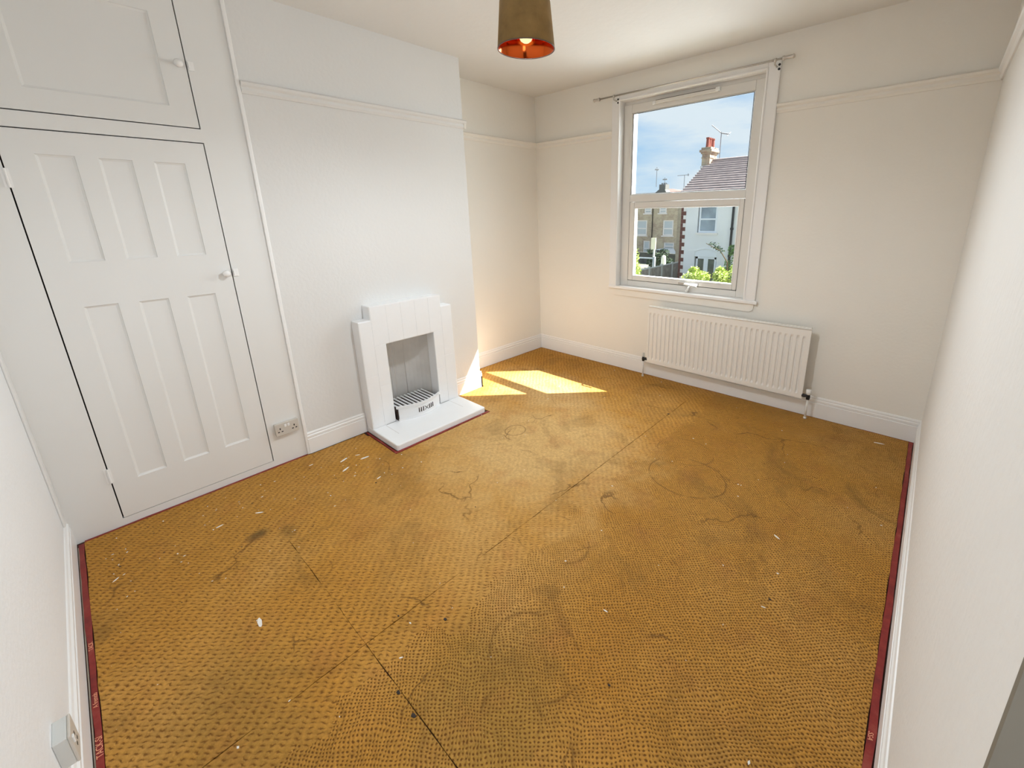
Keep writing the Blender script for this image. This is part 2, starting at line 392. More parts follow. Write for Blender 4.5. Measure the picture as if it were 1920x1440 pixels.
# picture rails
def rail(name, side, a, b, z0=2.418, z1=2.487, m=M_wall):
    h = z1-z0; pr = [(0, z0), (0.009, z0), (0.017, z0+h*0.22), (0.014, z0+h*0.50), (0.026, z0+h*0.66), (0.030, z0+h*0.86), (0.018, z1), (0, z1)]
    mb = MB()
    if side == 'back': mb.prism([(L-o, z) for o, z in pr], 'x', a, b)
    if side == 'right': mb.prism([(W-o, z) for o, z in pr], 'y', a, b)
    if side == 'breast': mb.prism([(o, z) for o, z in pr], 'y', a, b)
    if side == 'alcove': mb.prism([(-D+o, z) for o, z in pr], 'y', a, b)
    if side == 'return': mb.prism([(YC+o, z) for o, z in pr], 'x', a, b)
    return struct(mb, name, m)
rail('trim_3', 'back', -D, 0.640); rail('trim_4', 'back', 2.160, W)
rail('trim_5', 'breast', YB+0.01, YC+0.02, m=M_breast); rail('trim_6', 'alcove', YC, L); rail('trim_7', 'return', -D, 0.02)
rail('trim_8', 'right', DOY, L, m=M_wallw)
# bead between cupboard and chimney breast, scribe strip on near wall
struct(B(0.0, 0.013, YB-0.012, YB+0.010, 0.004, H), 'trim_9', M_gloss, bevel=0.005)
struct(B(0.0, 0.075, Y0, Y0+0.010, 0.161, H), 'trim_10', M_cup, bevel=0.003)

# ------------------------------------------------------------------ window
win = bpy.data.objects.new('window_1', None); col.objects.link(win); win.location = (1.4, L, WZ0); win['kind'] = 'structure'
def frame_ring(x0, x1, z0, z1, t, ya, yb, tb=None, tt=None):
    tb = t if tb is None else tb; tt = t if tt is None else tt
    mb = MB()
    mb.box(x0, x0+t, ya, yb, z0, z1).box(x1-t, x1, ya, yb, z0, z1).box(x0+t, x1-t, ya, yb, z0, z0+tb).box(x0+t, x1-t, ya, yb, z1-tt, z1)
    return mb
# timber casing (architrave) and sill
mb = MB(); mb.box(0.638, 0.722, L-0.022, L, WZ0, 2.803).box(2.068, 2.158, L-0.022, L, WZ0, 2.803).box(0.722, 2.068, L-0.022, L, 2.745, 2.803)
mb.build('casing', M_gloss, win, bevel=0.004)
mb = MB(); mb.box(0.716, 0.732, L-0.030, L-0.010, WZ0, 2.745).box(2.058, 2.074, L-0.030, L-0.010, WZ0, 2.745).box(0.716, 2.074, L-0.030, L-0.010, 2.735, 2.752)
mb.build('casing_bead', M_gloss, win, bevel=0.006, seg=3)
mb = MB(); mb.box(WX0, WX0+0.012, L-0.012, L+0.11, WZ0, WZ1).box(WX1-0.012, WX1, L-0.012, L+0.11, WZ0, WZ1).box(WX0, WX1, L-0.012, L+0.11, WZ1-0.012, WZ1)
mb.build('reveal_lining', M_gloss, win)
B(0.64, 2.178, L-0.036, L+0.09, 0.903, 0.935).build('sill', M_gloss, win, bevel=0.008, seg=3)
# apron with rounded lower corners
ap = []
for k in range(7):
    a = math.pi/2*k/6; ap.append((2.150-0.045+0.045*math.sin(a), 0.832+0.045-0.045*math.cos(a)))
ap += [(2.150, 0.903), (0.665, 0.903), (0.665, 0.845), (0.690, 0.832)]
MB().prism(ap, 'y', L-0.014, L).build('apron', M_wall, win, bevel=0.003)
FY0, FY1 = L+0.035, L+0.105
mb = MB(); mb.box(0.745, 0.830, FY0+0.01, FY1, 0.935, 2.70).box(1.970, 2.045, FY0+0.01, FY1, 0.935, 2.70)
mb.box(0.830, 1.970, FY0+0.01, FY1, 0.935, 0.995).box(0.830, 1.970, FY0+0.01, FY1, 2.625, 2.70).box(0.830, 1.970, FY0+0.01, FY1, 1.795, 1.862)
mb.box(0.732, 0.745, FY0+0.02, FY1, 0.935, 2.735).box(2.045, 2.058, FY0+0.02, FY1, 0.935, 2.735).box(0.745, 2.045, FY0+0.02, FY1, 2.70, 2.735)
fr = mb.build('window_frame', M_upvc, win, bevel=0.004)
mbb = frame_ring(0.830, 1.970, 1.862, 2.625, 0.010, FY0+0.022, FY1-0.035); mbb.build('glazing_bead', M_upvcb, fr, bevel=0.003)
frame_ring(0.8400, 1.9600, 1.8720, 2.6150, 0.0035, FY1-0.052, FY1-0.046).build('gasket', M_seal, fr)
# lower sash
ya, yb = FY0+0.002, FY1-0.01
mb = MB().box(0.836, 0.890, ya, yb, 1.000, 1.793).box(1.932, 1.968, ya, yb, 1.000, 1.793).box(0.890, 1.932, ya, yb, 1.000, 1.044).box(0.890, 1.932, ya, yb, 1.739, 1.793)
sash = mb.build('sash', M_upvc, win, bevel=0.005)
frame_ring(0.890, 1.932, 1.044, 1.739, 0.010, FY0+0.002, FY1-0.015).build('glazing_bead', M_upvcb, sash, bevel=0.002)
mb = MB().box(0.8305, 0.836, FY0+0.0105, FY1-0.01, 0.996, 1.794).box(0.836, 1.968, FY0+0.0105, FY1-0.01, 0.9955, 1.000); mb.build('seal', M_seal, sash)
B(0.840, 1.960, FY1-0.045, FY1-0.038, 1.872, 2.617).build('pane', M_glass, win)
B(0.898, 1.924, FY1-0.045, FY1-0.038, 1.050, 1.732).build('pane', M_glass, win)
# trickle vent on the head of the frame
mb = MB(); mb.box(1.075, 1.670, FY0-0.016, FY0+0.012, 2.664, 2.690)
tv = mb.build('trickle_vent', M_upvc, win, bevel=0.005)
B(1.060, 1.090, FY0-0.020, FY0+0.012, 2.658, 2.686).build('end_cap', M_upvcb, tv, bevel=0.004)
B(1.650, 1.685, FY0-0.020, FY0+0.012, 2.668, 2.698).build('end_cap', M_upvcb, tv, bevel=0.004)
B(1.085, 1.655, FY0-0.005, FY0+0.011, 2.690, 2.695).build('shadow_gap', M_slot, tv)  # thin strip coloured dark as the shadow line above the vent
# espagnolette handle at the bottom of the sash
mb = MB(); mb.box(1.42, 1.62, FY0-0.014, FY0-0.008, 1.004, 1.030)
hd_ = mb.build('window_handle', M_chrome, win, bevel=0.003, label='steel window handle with a white lever')
MB().tube([(1.500, FY0-0.012, 1.018), (1.500, FY0-0.045, 1.018), (1.525, FY0-0.050, 1.016), (1.62, FY0-0.050, 1.006)], 0.009, 10).build('lever', M_upvcb, hd_, smooth=True)
MB().tube([(1.545, FY0-0.020, 1.010), (1.532, FY0-0.030, 0.975), (1.515, FY0-0.034, 0.945)], [0.007, 0.012, 0.014], 8).build('stay', M_upvcb, hd_, smooth=True)

# ------------------------------------------------------------------ curtain pole
PY = L-0.075; PZ = 2.775
t = thing('curtain_pole', (0.452, PY, PZ), 'thin steel curtain pole across the top of the window', 'curtain pole')
MB().tube([(0.47, PY, PZ), (2.24, PY, PZ)], 0.0075, 12).build('pole', M_chrome, t, smooth=True)
for xa, xb in ((0.452, 0.525), (2.262, 2.180)):
    MB().tube([(xa, PY, PZ), (xa+(xb-xa)*0.12, PY, PZ), (xa+(xb-xa)*0.2, PY, PZ), (xa+(xb-xa)*0.8, PY, PZ), (xa+(xb-xa)*0.85, PY, PZ), (xb, PY, PZ)], [0.012, 0.016, 0.0125, 0.0125, 0.0155, 0.0155], 14).build('finial', M_chrome, t, smooth=True)
for xb in (0.690, 2.130):
    mb = MB().tube([(xb, L-0.020, PZ-0.035), (xb, PY, PZ-0.030), (xb, PY, PZ-0.004)], 0.006, 8)
    mb.tube([(xb-0.008, PY, PZ), (xb+0.008, PY, PZ)], 0.0125, 12)
    bk = mb.build('bracket', M_chrome, t, smooth=True)
    mb = MB().tube([(xb+0.018, L-0.026, PZ-0.022), (xb+0.018, L-0.020, PZ-0.022)], 0.009, 10).tube([(xb+0.018, L-0.026, PZ-0.052), (xb+0.018, L-0.020, PZ-0.052)], 0.009, 10)
    mb.build('screw', M_black, bk)

# ------------------------------------------------------------------ radiator
RX0, RX1, RZ0, RZ1 = 1.180, 2.632, 0.180, 0.785
RYF = L-0.105
t = thing('radiator', (1.9, L-0.07, RZ0), 'long white ribbed panel radiator under the window', 'radiator')
# pressed front panel: vertical flutes between flat top and bottom margins
nfl = 32; x_ = RX0+0.012; pitch_ = (RX1-RX0-0.024)/nfl
prof = []
for i in range(nfl):
    a = RX0+0.012+i*pitch_
    prof += [(a, 0.0), (a+pitch_*0.10, 0.009), (a+pitch_*0.30, 0.011), (a+pitch_*0.60, 0.002)]
    prof[-1] = (a+pitch_*0.40, 0.009); prof += [(a+pitch_*0.50, 0.0)]
prof = [(RX0, 0.0)]+prof+[(RX1, 0.0)]
zs = [(RZ0, 0), (RZ0+0.035, 0), (RZ0+0.060, 1), (RZ1-0.095, 1), (RZ1-0.070, 0), (RZ1, 0)]
vs = []; fs = []
for z, k in zs:
    for x, dp in prof: vs.append((x, RYF+dp*k, z))
n = len(prof)
for j in range(len(zs)-1):
    for i in range(n-1): fs.append((j*n+i, j*n+i+1, (j+1)*n+i+1, (j+1)*n+i))
mb = MB().add(vs, fs)
mb.box(RX0, RX1, RYF+0.0005, RYF+0.014, RZ1-0.004, RZ1).box(RX0, RX1, RYF+0.0005, RYF+0.014, RZ0, RZ0+0.004)
mb.box(RX0, RX0+0.004, RYF+0.0005, RYF+0.014, RZ0, RZ1).box(RX1-0.004, RX1, RYF+0.0005, RYF+0.014, RZ0, RZ1)
mb.build('panel', M_rad, t)
B(RX0+0.004, RX1-0.004, RYF+0.014, RYF+0.022, RZ0+0.002, RZ1-0.002).build('back_plate', M_rad, t)
MB().tube([(RX0+0.002, RYF-0.001, RZ1-0.012), (RX1-0.002, RYF-0.001, RZ1-0.012)], 0.006, 8).build('top_seam', M_rad, t, smooth=True)
for xb in (1.45, 2.36):
    B(xb-0.02, xb+0.02, RYF+0.022, L-0.001, RZ1-0.16, RZ1-0.04).build('wall_bracket', M_rad, t)
for sx, xe in ((-1, RX0), (1, RX1)):
    xv = xe+sx*0.042; yv = RYF+0.010; zv = RZ0+0.030
    mb = MB().tube([(xe-sx*0.004, yv, zv), (xe+sx*0.020, yv, zv)], 0.015, 10).tube([(xe+sx*0.016, yv, zv), (xv, yv, zv)], 0.012, 10)
    mb.tube([(xv, yv, zv-0.028), (xv, yv, zv-0.008), (xv, yv, zv+0.018)], [0.013, 0.016, 0.013], 12)
    v_ = mb.build('valve', M_black, t, smooth=False)
    MB().tube([(xv, yv, 0.0084), (xv, yv, zv-0.026)], 0.0078 if sx < 0 else 0.0085, 10).build('pipe', M_pipe, v_, smooth=True)
    MB().tube([(xv, yv, 0.0084), (xv, yv, 0.024)], 0.012, 10).build('pipe_collar', M_pipe, v_, smooth=True)
    r_ = 0.013 if sx < 0 else 0.020
    MB().tube([(xv, yv, zv+0.016), (xv, yv, zv+0.024), (xv, yv, zv+0.056), (xv, yv, zv+0.060)], [r_*0.8, r_, r_, r_*0.7], 14).build('valve_cap', M_upvcb if sx > 0 else M_sockg, v_, smooth=True)

# ------------------------------------------------------------------ built-in cupboard
t = thing('built_in_cupboard', (0.0, 0.6, 0.0), 'white full-height built-in cupboard left of the chimney breast', 'cupboard')
LD = (0.206, 0.960, 0.053, 2.116)       # lower door y0,y1,z0,z1
UD = (0.206, 0.960, 2.198, 2.900)
G = 0.0055
mb = MB()
FX = -0.022
def fbox(y0, y1, z0, z1): mb.box(FX, 0.0, y0, y1, z0, z1)
fbox(Y0, LD[0]-G, 0.0, H); fbox(LD[1]+G, YB-0.0005, 0.0, H); fbox(LD[0]-G, LD[1]+G, 0.0, LD[2]-G*0.6); fbox(LD[0]-G, LD[1]+G, LD[3]+G, UD[2]-G); fbox(LD[0]-G, LD[1]+G, UD[3]+G, H)
mb.build('face_frame', M_cup, t)
B(-D, -0.06, Y0+0.005, YB-0.005, 0.0, H-0.005).build('dark_cavity', M_dark, t)  # block coloured near-black for the unlit cavity behind the door gaps
def panelled_door(name, d, panels, raised=False):
    y0, y1, z0, z1 = d
    # cells: grid of y and z breaks, panels sunk 10 mm with a sloped moulding
    ys = sorted({y0, y1}|{p[0] for p in panels}|{p[1] for p in panels}); zs_ = sorted({z0, z1}|{p[2] for p in panels}|{p[3] for p in panels})
    mb = MB()
    for i in range(len(ys)-1):
        for j in range(len(zs_)-1):
            cy, cz = (ys[i]+ys[i+1])/2, (zs_[j]+zs_[j+1])/2
            if any(p[0] < cy < p[1] and p[2] < cz < p[3] for p in panels): continue
            mb.add([(0, ys[i], zs_[j]), (0, ys[i+1], zs_[j]), (0, ys[i+1], zs_[j+1]), (0, ys[i], zs_[j+1])], [(0, 1, 2, 3)])
    # edges and back
    mb.add([(0, y0, z0), (0, y1, z0), (0, y1, z1), (0, y0, z1), (-0.035, y0, z0), (-0.035, y1, z0), (-0.035, y1, z1), (-0.035, y0, z1)],
           [(0, 1, 5, 4), (1, 2, 6, 5), (2, 3, 7, 6), (3, 0, 4, 7), (4, 5, 6, 7)])
    o = mb.build(name, M_cup, t)
    for p in panels:
        a, b, c_, e_ = p; q = 0.011; dp = 0.009
        m2 = MB().add([(0, a, c_), (0, b, c_), (0, b, e_), (0, a, e_), (-dp*0.5, a+0.002, c_+0.002), (-dp*0.5, b-0.002, c_+0.002), (-dp*0.5, b-0.002, e_-0.002), (-dp*0.5, a+0.002, e_-0.002),
                      (-dp, a+q, c_+q), (-dp, b-q, c_+q), (-dp, b-q, e_-q), (-dp, a+q, e_-q)],
                     [(0, 1, 5, 4), (1, 2, 6, 5), (2, 3, 7, 6), (3, 0, 4, 7), (4, 5, 9, 8), (5, 6, 10, 9), (6, 7, 11, 10), (7, 4, 8, 11), (8, 9, 10, 11)])
        m2.build('panel', M_cup, o)
    return o
P6 = [(0.308, 0.437, 1.500, 2.010), (0.517, 0.642, 1.500, 2.006), (0.726, 0.858, 1.497, 2.004), (0.308, 0.437, 0.268, 1.273), (0.517, 0.642, 0.268, 1.268), (0.724, 0.858, 0.268, 1.264)]
ld = panelled_door('door', LD, P6)
ud = panelled_door('door', UD, [(0.335, 0.850, 2.298, 2.740)]); ud['label'] = 'upper cupboard door with one large panel'
def knob(door, y, z, lz):
    MB().tube([(0.0, y, z), (0.012, y, z), (0.018, y, z), (0.030, y, z), (0.040, y, z), (0.045, y, z)], [0.010, 0.008, 0.015, 0.021, 0.017, 0.006], 16).build('knob', M_gloss, door, smooth=True)
    B(0.0, 0.010, y+0.010, y+0.022, z-0.010, z+0.012).build('latch', M_gloss, door, bevel=0.003)
    return
knob(ld, 0.930, 1.376, 0); knob(ud, 0.925, 2.512, 0)
for z in (1.376, 2.512):
    mb = MB().box(0.0, 0.008, 0.967, 0.995, z-0.022, z+0.026).box(0.008, 0.020, 0.967, 0.976, z-0.012, z+0.016)
    mb.build('latch_keep', M_gloss, t, bevel=0.003)
for dz, dr in ((0.285, ld), (1.855, ld), (2.30, ud), (2.80, ud)):
    mb = MB().box(0.0, 0.003, 0.188, 0.199, dz, dz+0.085).tube([(0.006, 0.203, dz), (0.006, 0.203, dz+0.085)], 0.0055, 8).box(0.0, 0.003, 0.207, 0.215, dz, dz+0.085)
    mb.build('hinge', M_gloss, dr)

# ------------------------------------------------------------------ sockets
t = thing('double_socket', (0, 1.077, 0.273), 'beige double wall socket low between cupboard door and chimney breast', 'socket')
B(0.0005, 0.022, 1.006, 1.150, 0.231, 0.317).build('back_box', M_sock, t, bevel=0.003)
fp = B(0.022, 0.030, 1.004, 1.152, 0.229, 0.319).build('faceplate', M_sock, t, bevel=0.003)
for sy in (-1, 1):
    cy = 1.078+sy*0.044
    for dy, dz, sw, sh in ((0, 0.012, 0.0035, 0.0065), (-0.011, -0.010, 0.0055, 0.0035), (0.011, -0.010, 0.0055, 0.0035)):
        B(0.0295, 0.0305, cy+dy-sw, cy+dy+sw, 0.268+dz-sh, 0.268+dz+sh).build('pin_hole', M_black, fp)
    B(0.029, 0.034, 1.078+sy*0.010-0.007, 1.078+sy*0.010+0.007, 0.286, 0.306).build('switch', M_upvcb, fp, bevel=0.002)
    MB().tube([(0.0295, 1.078+sy*0.060, 0.274), (0.0312, 1.078+sy*0.060, 0.274)], 0.0035, 8).build('screw', M_chrome, fp)
t = thing('single_socket', (1.64, Y0, 0.285), 'pale grey single wall socket low on the near wall by the red strip', 'socket')
B(1.598, 1.684, Y0, 0.022, 0.240, 0.334).build('back_box', M_sockg, t, bevel=0.002)
fp = B(1.597, 1.685, 0.022, 0.029, 0.239, 0.335).build('faceplate', M_sock, t, bevel=0.003)
for dx, dz, sw, sh in ((0, 0.016, 0.0035, 0.006), (-0.011, -0.012, 0.005, 0.0035), (0.011, -0.012, 0.005, 0.0035)):
    B(1.641+dx-sw, 1.641+dx+sw, 0.0285, 0.0297, 0.283+dz-sh, 0.283+dz+sh).build('pin_hole', M_black, fp)
B(1.665, 1.678, 0.028, 0.033, 0.300, 0.322).build('switch', M_upvcb, fp, bevel=0.002)

# ------------------------------------------------------------------ fireplace
t = thing('fireplace', (0.0, 2.045, 0.0), 'white painted stepped tile fireplace with raised hearth', 'fireplace')
FX1 = 0.118
pts = [(1.632, 0.050), (1.632, 0.935), (1.728, 0.935), (1.728, 1.040), (2.358, 1.040), (2.358, 0.940), (2.464, 0.940), (2.464, 0.050), (2.262, 0.050), (2.262, 0.722), (1.830, 0.722), (1.830, 0.050)]
sur = MB().prism(pts, 'x', 0.0, FX1-0.004).build('surround', M_fire, t, bevel=0.007, seg=3)
# tiles facing the surround
def tile(y0, y1, z0, z1):
    g_ = 0.0005
    B(FX1-0.006, FX1-0.0022, y0+g_, y1-g_, z0+g_, z1-g_).build('tile', M_fire, sur, bevel=0.0015, seg=1)
for a, b in ((1.733, 1.858), (1.858, 1.983), (1.983, 2.108), (2.108, 2.233), (2.233, 2.353)): tile(a, b, 0.727, 1.035)
for ya, yb, zt in ((1.637, 1.733, 0.930), (2.353, 2.459, 0.935)): tile(ya, yb, 0.055, 0.49); tile(ya, yb, 0.49, zt)
for ya, yb in ((1.733, 1.829), (2.263, 2.353)): tile(ya, yb, 0.055, 0.39); tile(ya, yb, 0.39, 0.727)
hp = [(0.0, 1.630), (0.478, 1.630), (0.490, 1.642), (0.490, 2.462), (0.478, 2.476), (0.0, 2.476)]
hth = MB().prism(hp, 'z', 0.0, 0.052).build('hearth', M_fire, t, bevel=0.010, seg=3)
B(0.118, 0.121, 1.745, 1.830, 0.0521, 0.0528).build('open_joint', M_slot, hth); B(0.118, 0.121, 2.262, 2.352, 0.0521, 0.0528).build('open_joint', M_slot, hth)
for ya in (1.735, 2.3525):
    B(0.125, 0.330, ya-0.0015, ya+0.0015, 0.0518, 0.0526).build('tile_joint', M_fireb, hth)
# fireback: curved ribbed cheeks leaning to a flat back
prof = []
for k in range(0, 9):
    a = math.pi/2*k/8; prof.append((0.085-0.270*math.sin(a), 1.815+0.150*(1-math.cos(a))))
back = prof+[(-0.185, 2.045), (-0.185, 2.125)]+[(x, 4.09-y) for x, y in prof[::-1]]
def ribbed(path, sub=14, amp=0.006):
    out = []
    tot = 0
    for i in range(len(path)-1):
        (x0, y0), (x1, y1) = path[i], path[i+1]
        for k in range(sub):
            f = k/sub; out.append((x0+(x1-x0)*f, y0+(y1-y0)*f))
    out.append(path[-1]); return out
rb = ribbed(back)
vs = []; fs = []
lv = [(0.05, 0.0), (0.45, 0.0), (0.60, 0.012), (0.68, 0.045), (0.76, 0.10)]
acc = 0; arcs = [0]
for i in range(1, len(rb)):
    acc += math.dist(rb[i], rb[i-1]); arcs.append(acc)
for z, lean in lv:
    for i, (x, y) in enumerate(rb):
        rib = 0.0065*math.sin((y-1.86)*2*math.pi/0.036) if (x < -0.06 and 1.85 < y < 2.04) else 0
        nx = 1 if abs(y-2.045) < 0.2 else 0.4; ny = 0 if nx == 1 else (1 if y < 2.045 else -1)
        vs.append((x+lean*0.9*max(0.0, (0.085-x)/0.27)+rib*nx, y+rib*ny*0.8, z))
n = len(rb)
for j in range(len(lv)-1):
    for i in range(n-1): fs.append((j*n+i, j*n+i+1, (j+1)*n+i+1, (j+1)*n+i))
MB().add(vs, fs).build('fireback', M_fireb, t, smooth=True)
B(-0.25, 0.09, 1.81, 2.29, 0.745, 0.752).build('throat_plate', M_fireb, t)
# grate bars and curved fret
gz = 0.160
for k in range(11):
    y = 1.868+k*0.034
    B(-0.10, 0.135+0.035*math.sin(math.pi*(k+0.5)/11), y-0.007, y+0.007, gz-0.010, gz).build('grate_bar', M_fire, t, bevel=0.002)
B(-0.12, 0.130, 1.845, 2.245, 0.052, gz-0.028).build('ash_pan', M_slot, t)
def curve_wall(y0, y1, xm, bulge, z0, z1, th, m, name, nseg=24, flare=0.0, parent=t, **kw):
    vs = []; fs = []
    for i in range(nseg+1):
        f = i/nseg; y = y0+(y1-y0)*f; x = xm+bulge*math.sin(math.pi*f)
        vs += [(x, y, z0), (x+flare, y, z1), (x-th+flare, y, z1), (x-th, y, z0)]
    for i in range(nseg):
        a = i*4; b = a+4
        fs += [(a, b, b+1, a+1), (a+1, b+1, b+2, a+2), (a+2, b+2, b+3, a+3), (a+3, b+3, b, a)]
    fs += [(0, 1, 2, 3), (nseg*4, nseg*4+3, nseg*4+2, nseg*4+1)]
    return MB().add(vs, fs).build(name, m, parent, **kw)
fret = curve_wall(1.852, 2.240, 0.138, 0.060, 0.053, 0.168, 0.012, M_fire, 'fret', flare=0.006)
curve_wall(1.838, 2.252, 0.142, 0.068, 0.160, 0.182, 0.020, M_fire, 'fret_rim', flare=0.006, parent=fret)
curve_wall(1.848, 2.244, 0.142, 0.062, 0.052, 0.066, 0.016, M_fire, 'fret_foot', parent=fret)
def fx(y): return 0.138+0.060*math.sin(math.pi*(y-1.852)/0.388)
for dy in (-0.072, -0.053, -0.034, 0.030, 0.049, 0.068):
    y = 2.075+dy
    B(fx(y)+0.001, fx(y)+0.0065, y-0.0035, y+0.0035, 0.094, 0.134).build('slot', M_slot, fret)
for sgn in (-1, 1):
    y = 2.073
    MB().add([(fx(y)+0.006, y-0.018*sgn-0.003, 0.096), (fx(y)+0.006, y-0.018*sgn+0.003, 0.096), (fx(y)+0.007, y+0.018*sgn+0.003, 0.132), (fx(y)+0.007, y+0.018*sgn-0.003, 0.132)], [(0, 1, 2, 3)]).build('slot', M_slot, fret)
# bead strip along fret
curve_wall(1.872, 2.222, 0.146, 0.060, 0.142, 0.149, 0.004, M_fire, 'fret_bead', parent=fret)

# ------------------------------------------------------------------ pendant lamp
LX, LY = 1.718, 1.874
t = thing('pendant_lamp', (LX, LY, H), 'olive brown drum pendant lampshade with copper lining and lit bulb', 'lamp')
zb, zt = 2.416, 2.596; rb_, rt_ = 0.129, 0.112
mb = MB().lathe([(rb_, zb), (rt_, zt), (rt_-0.004, zt), (rb_-0.003, zb+0.001), (rb_, zb)], LX, LY, 64)
sh_o = MB().lathe([(rb_-0.0012, zb), (rb_, zb+0.001), (rt_, zt-0.001), (rt_-0.0012, zt)], LX, LY, 64).build('lamp_shade', M_velvet, t, smooth=True)
MB().lathe([(rb_-0.0014, zb), (rb_-0.0030, zb+0.001), (rt_-0.0030, zt-0.001), (rt_-0.0014, zt)], LX, LY, 64).build('lining', M_copper, sh_o, smooth=True)
MB().lathe([(rb_+0.0006, zb+0.002), (rb_+0.0006, zb-0.001), (rb_-0.0034, zb-0.001), (rb_-0.0034, zb+0.002)], LX, LY, 64).build('rim', mat('shade_rim', (0.12, 0.075, 0.06), 0.5), sh_o, smooth=True)
mb = MB()
for k in range(3):
    a = 2*math.pi*k/3+0.3
    mb.tube([(LX+0.02*math.cos(a), LY+0.02*math.sin(a), 2.560), (LX+(rt_-0.002)*math.cos(a), LY+(rt_-0.002)*math.sin(a), 2.600)], 0.0018, 6)
mb.build('shade_spider', M_chrome, t)
MB().lathe([(0.0, 2.612), (0.012, 2.612), (0.020, 2.600), (0.021, 2.540), (0.017, 2.525), (0.0, 2.525)], LX, LY, 20).build('lamp_holder', M_upvc, t, smooth=True)
bulb = MB().lathe([(0.0, 2.4395), (0.013, 2.4415), (0.024, 2.449), (0.030, 2.461), (0.030, 2.474), (0.024, 2.492), (0.015, 2.512), (0.013, 2.526), (0.0, 2.526)], LX, LY, 28).build('bulb', M_bulb, t, smooth=True)
MB().tube([(LX, LY, 2.605), (LX, LY, H-0.02)], 0.0035, 8).build('flex', M_upvc, t)
MB().lathe([(0.0, H-0.030), (0.020, H-0.030), (0.045, H-0.018), (0.050, H), (0.0, H)], LX, LY, 32).build('ceiling_rose', M_upvc, t, smooth=True)
# light of the bulb leaving the open bottom and top of the shade
pl = bpy.data.lights.new('bulb_glow', 'SPOT'); po = bpy.data.objects.new('bulb_glow', pl); col.objects.link(po)
pl.energy = BULB; pl.color = (0.86, 0.935, 1.0); pl.shadow_soft_size = 0.04; pl.spot_size = math.radians(178); pl.spot_blend = 0.55; po.location = (LX, LY, 2.40)
pl = bpy.data.lights.new('bulb_glow', 'POINT'); po = bpy.data.objects.new('bulb_glow', pl); col.objects.link(po)
pl.energy = BULB*0.07; pl.color = (0.90, 0.95, 1.0); pl.shadow_soft_size = 0.04; po.location = (LX, LY, 2.66)

# ------------------------------------------------------------------ underlay sheets
XS = 1.765; YS = 0.776; UT = 0.007
XR = 3.350; YN = 0.0385
def jag(pts, step=0.06, amp=0.0018):
    out = []
    for i in range(len(pts)):
        a = Vector(pts[i]); b = Vector(pts[(i+1) % len(pts)]); d = b-a; n_ = max(1, int(d.length/step))
        nrm = Vector((-d.y, d.x)).normalized()
        for k in range(n_):
            o = random.uniform(-amp, amp) if k else 0
            out.append(tuple(a+d*(k/n_)+nrm*o))
    return out
def sheet(pts, label, amp=0.0018):
    mb = MB().prism(jag(pts, amp=amp), 'z', 0.001, 0.001+UT)
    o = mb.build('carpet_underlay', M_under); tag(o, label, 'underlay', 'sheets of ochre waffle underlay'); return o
gx = 0.0015; gy = 0.0007
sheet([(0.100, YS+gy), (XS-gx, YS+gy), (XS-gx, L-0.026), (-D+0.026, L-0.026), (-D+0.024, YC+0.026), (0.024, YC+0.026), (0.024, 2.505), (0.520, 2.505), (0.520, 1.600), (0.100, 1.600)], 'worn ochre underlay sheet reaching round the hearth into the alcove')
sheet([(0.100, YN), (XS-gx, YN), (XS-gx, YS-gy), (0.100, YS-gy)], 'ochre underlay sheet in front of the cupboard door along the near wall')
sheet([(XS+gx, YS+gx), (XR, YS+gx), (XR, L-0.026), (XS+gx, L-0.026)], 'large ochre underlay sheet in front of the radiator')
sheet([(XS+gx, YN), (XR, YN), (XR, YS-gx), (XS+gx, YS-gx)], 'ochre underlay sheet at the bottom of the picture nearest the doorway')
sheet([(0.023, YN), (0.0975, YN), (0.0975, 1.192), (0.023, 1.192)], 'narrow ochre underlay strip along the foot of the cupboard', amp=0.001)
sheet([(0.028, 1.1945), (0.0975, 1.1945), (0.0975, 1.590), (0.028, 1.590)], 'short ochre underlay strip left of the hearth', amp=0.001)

# ------------------------------------------------------------------ red gripper strips
def strip(x0, x1, y0, y1, label, z=0.0015, th=0.006):
    horizontal = (x1-x0) > (y1-y0)
    mb = MB(); n_ = max(4, int(max(x1-x0, y1-y0)/0.12)); vs = []
    for i in range(n_+1):
        f = i/n_; o1 = random.uniform(-0.0025, 0.0025); o2 = random.uniform(-0.0025, 0.0025)
        if horizontal: x = x0+(x1-x0)*f; a, b = (x, y0+o1), (x, y1+o2)
        else: y = y0+(y1-y0)*f; a, b = (x0+o1, y), (x1+o2, y)
        vs += [(a[0], a[1], z), (b[0], b[1], z), (b[0], b[1], z+th), (a[0], a[1], z+th)]
    fs = [(0, 1, 2, 3), (n_*4, n_*4+3, n_*4+2, n_*4+1)]
    for i in range(n_):
        a = i*4; b = a+4; fs += [(a, b, b+1, a+1), (a+1, b+1, b+2, a+2), (a+2, b+2, b+3, a+3), (a+3, b+3, b, a)]
    o = mb.add(vs, fs).build('gripper_strip', M_red); tag(o, label, 'tack strip', 'red tack strips round the floor edge'); return o
s_near = strip(0.030, 3.30, 0.0175, 0.0365, 'red printed tack strip along the near wall')
s_right = strip(3.352, 3.376, 0.90, L-0.02, 'red tack strip along the foot of the right wall')
strip(0.0028, 0.0190, 0.04, 1.176, 'thin red tack strip along the foot of the cupboard')
strip(0.492, 0.512, 1.60, 2.50, 'red tack strip along the front edge of the hearth')
strip(0.03, 0.490, 1.606, 1.622, 'red tack strip along the left side of the hearth')
strip(-D+0.03, W-0.03, L-0.022, L-0.018, 'thin red tack strip under the baseboard below the window')
strip(-D+0.0172, -D+0.0225, YC+0.03, L-0.03, 'thin red tack strip at the foot of the alcove side wall')
tan = mat('bare_tan_edge', (0.42, 0.36, 0.28), 0.8)
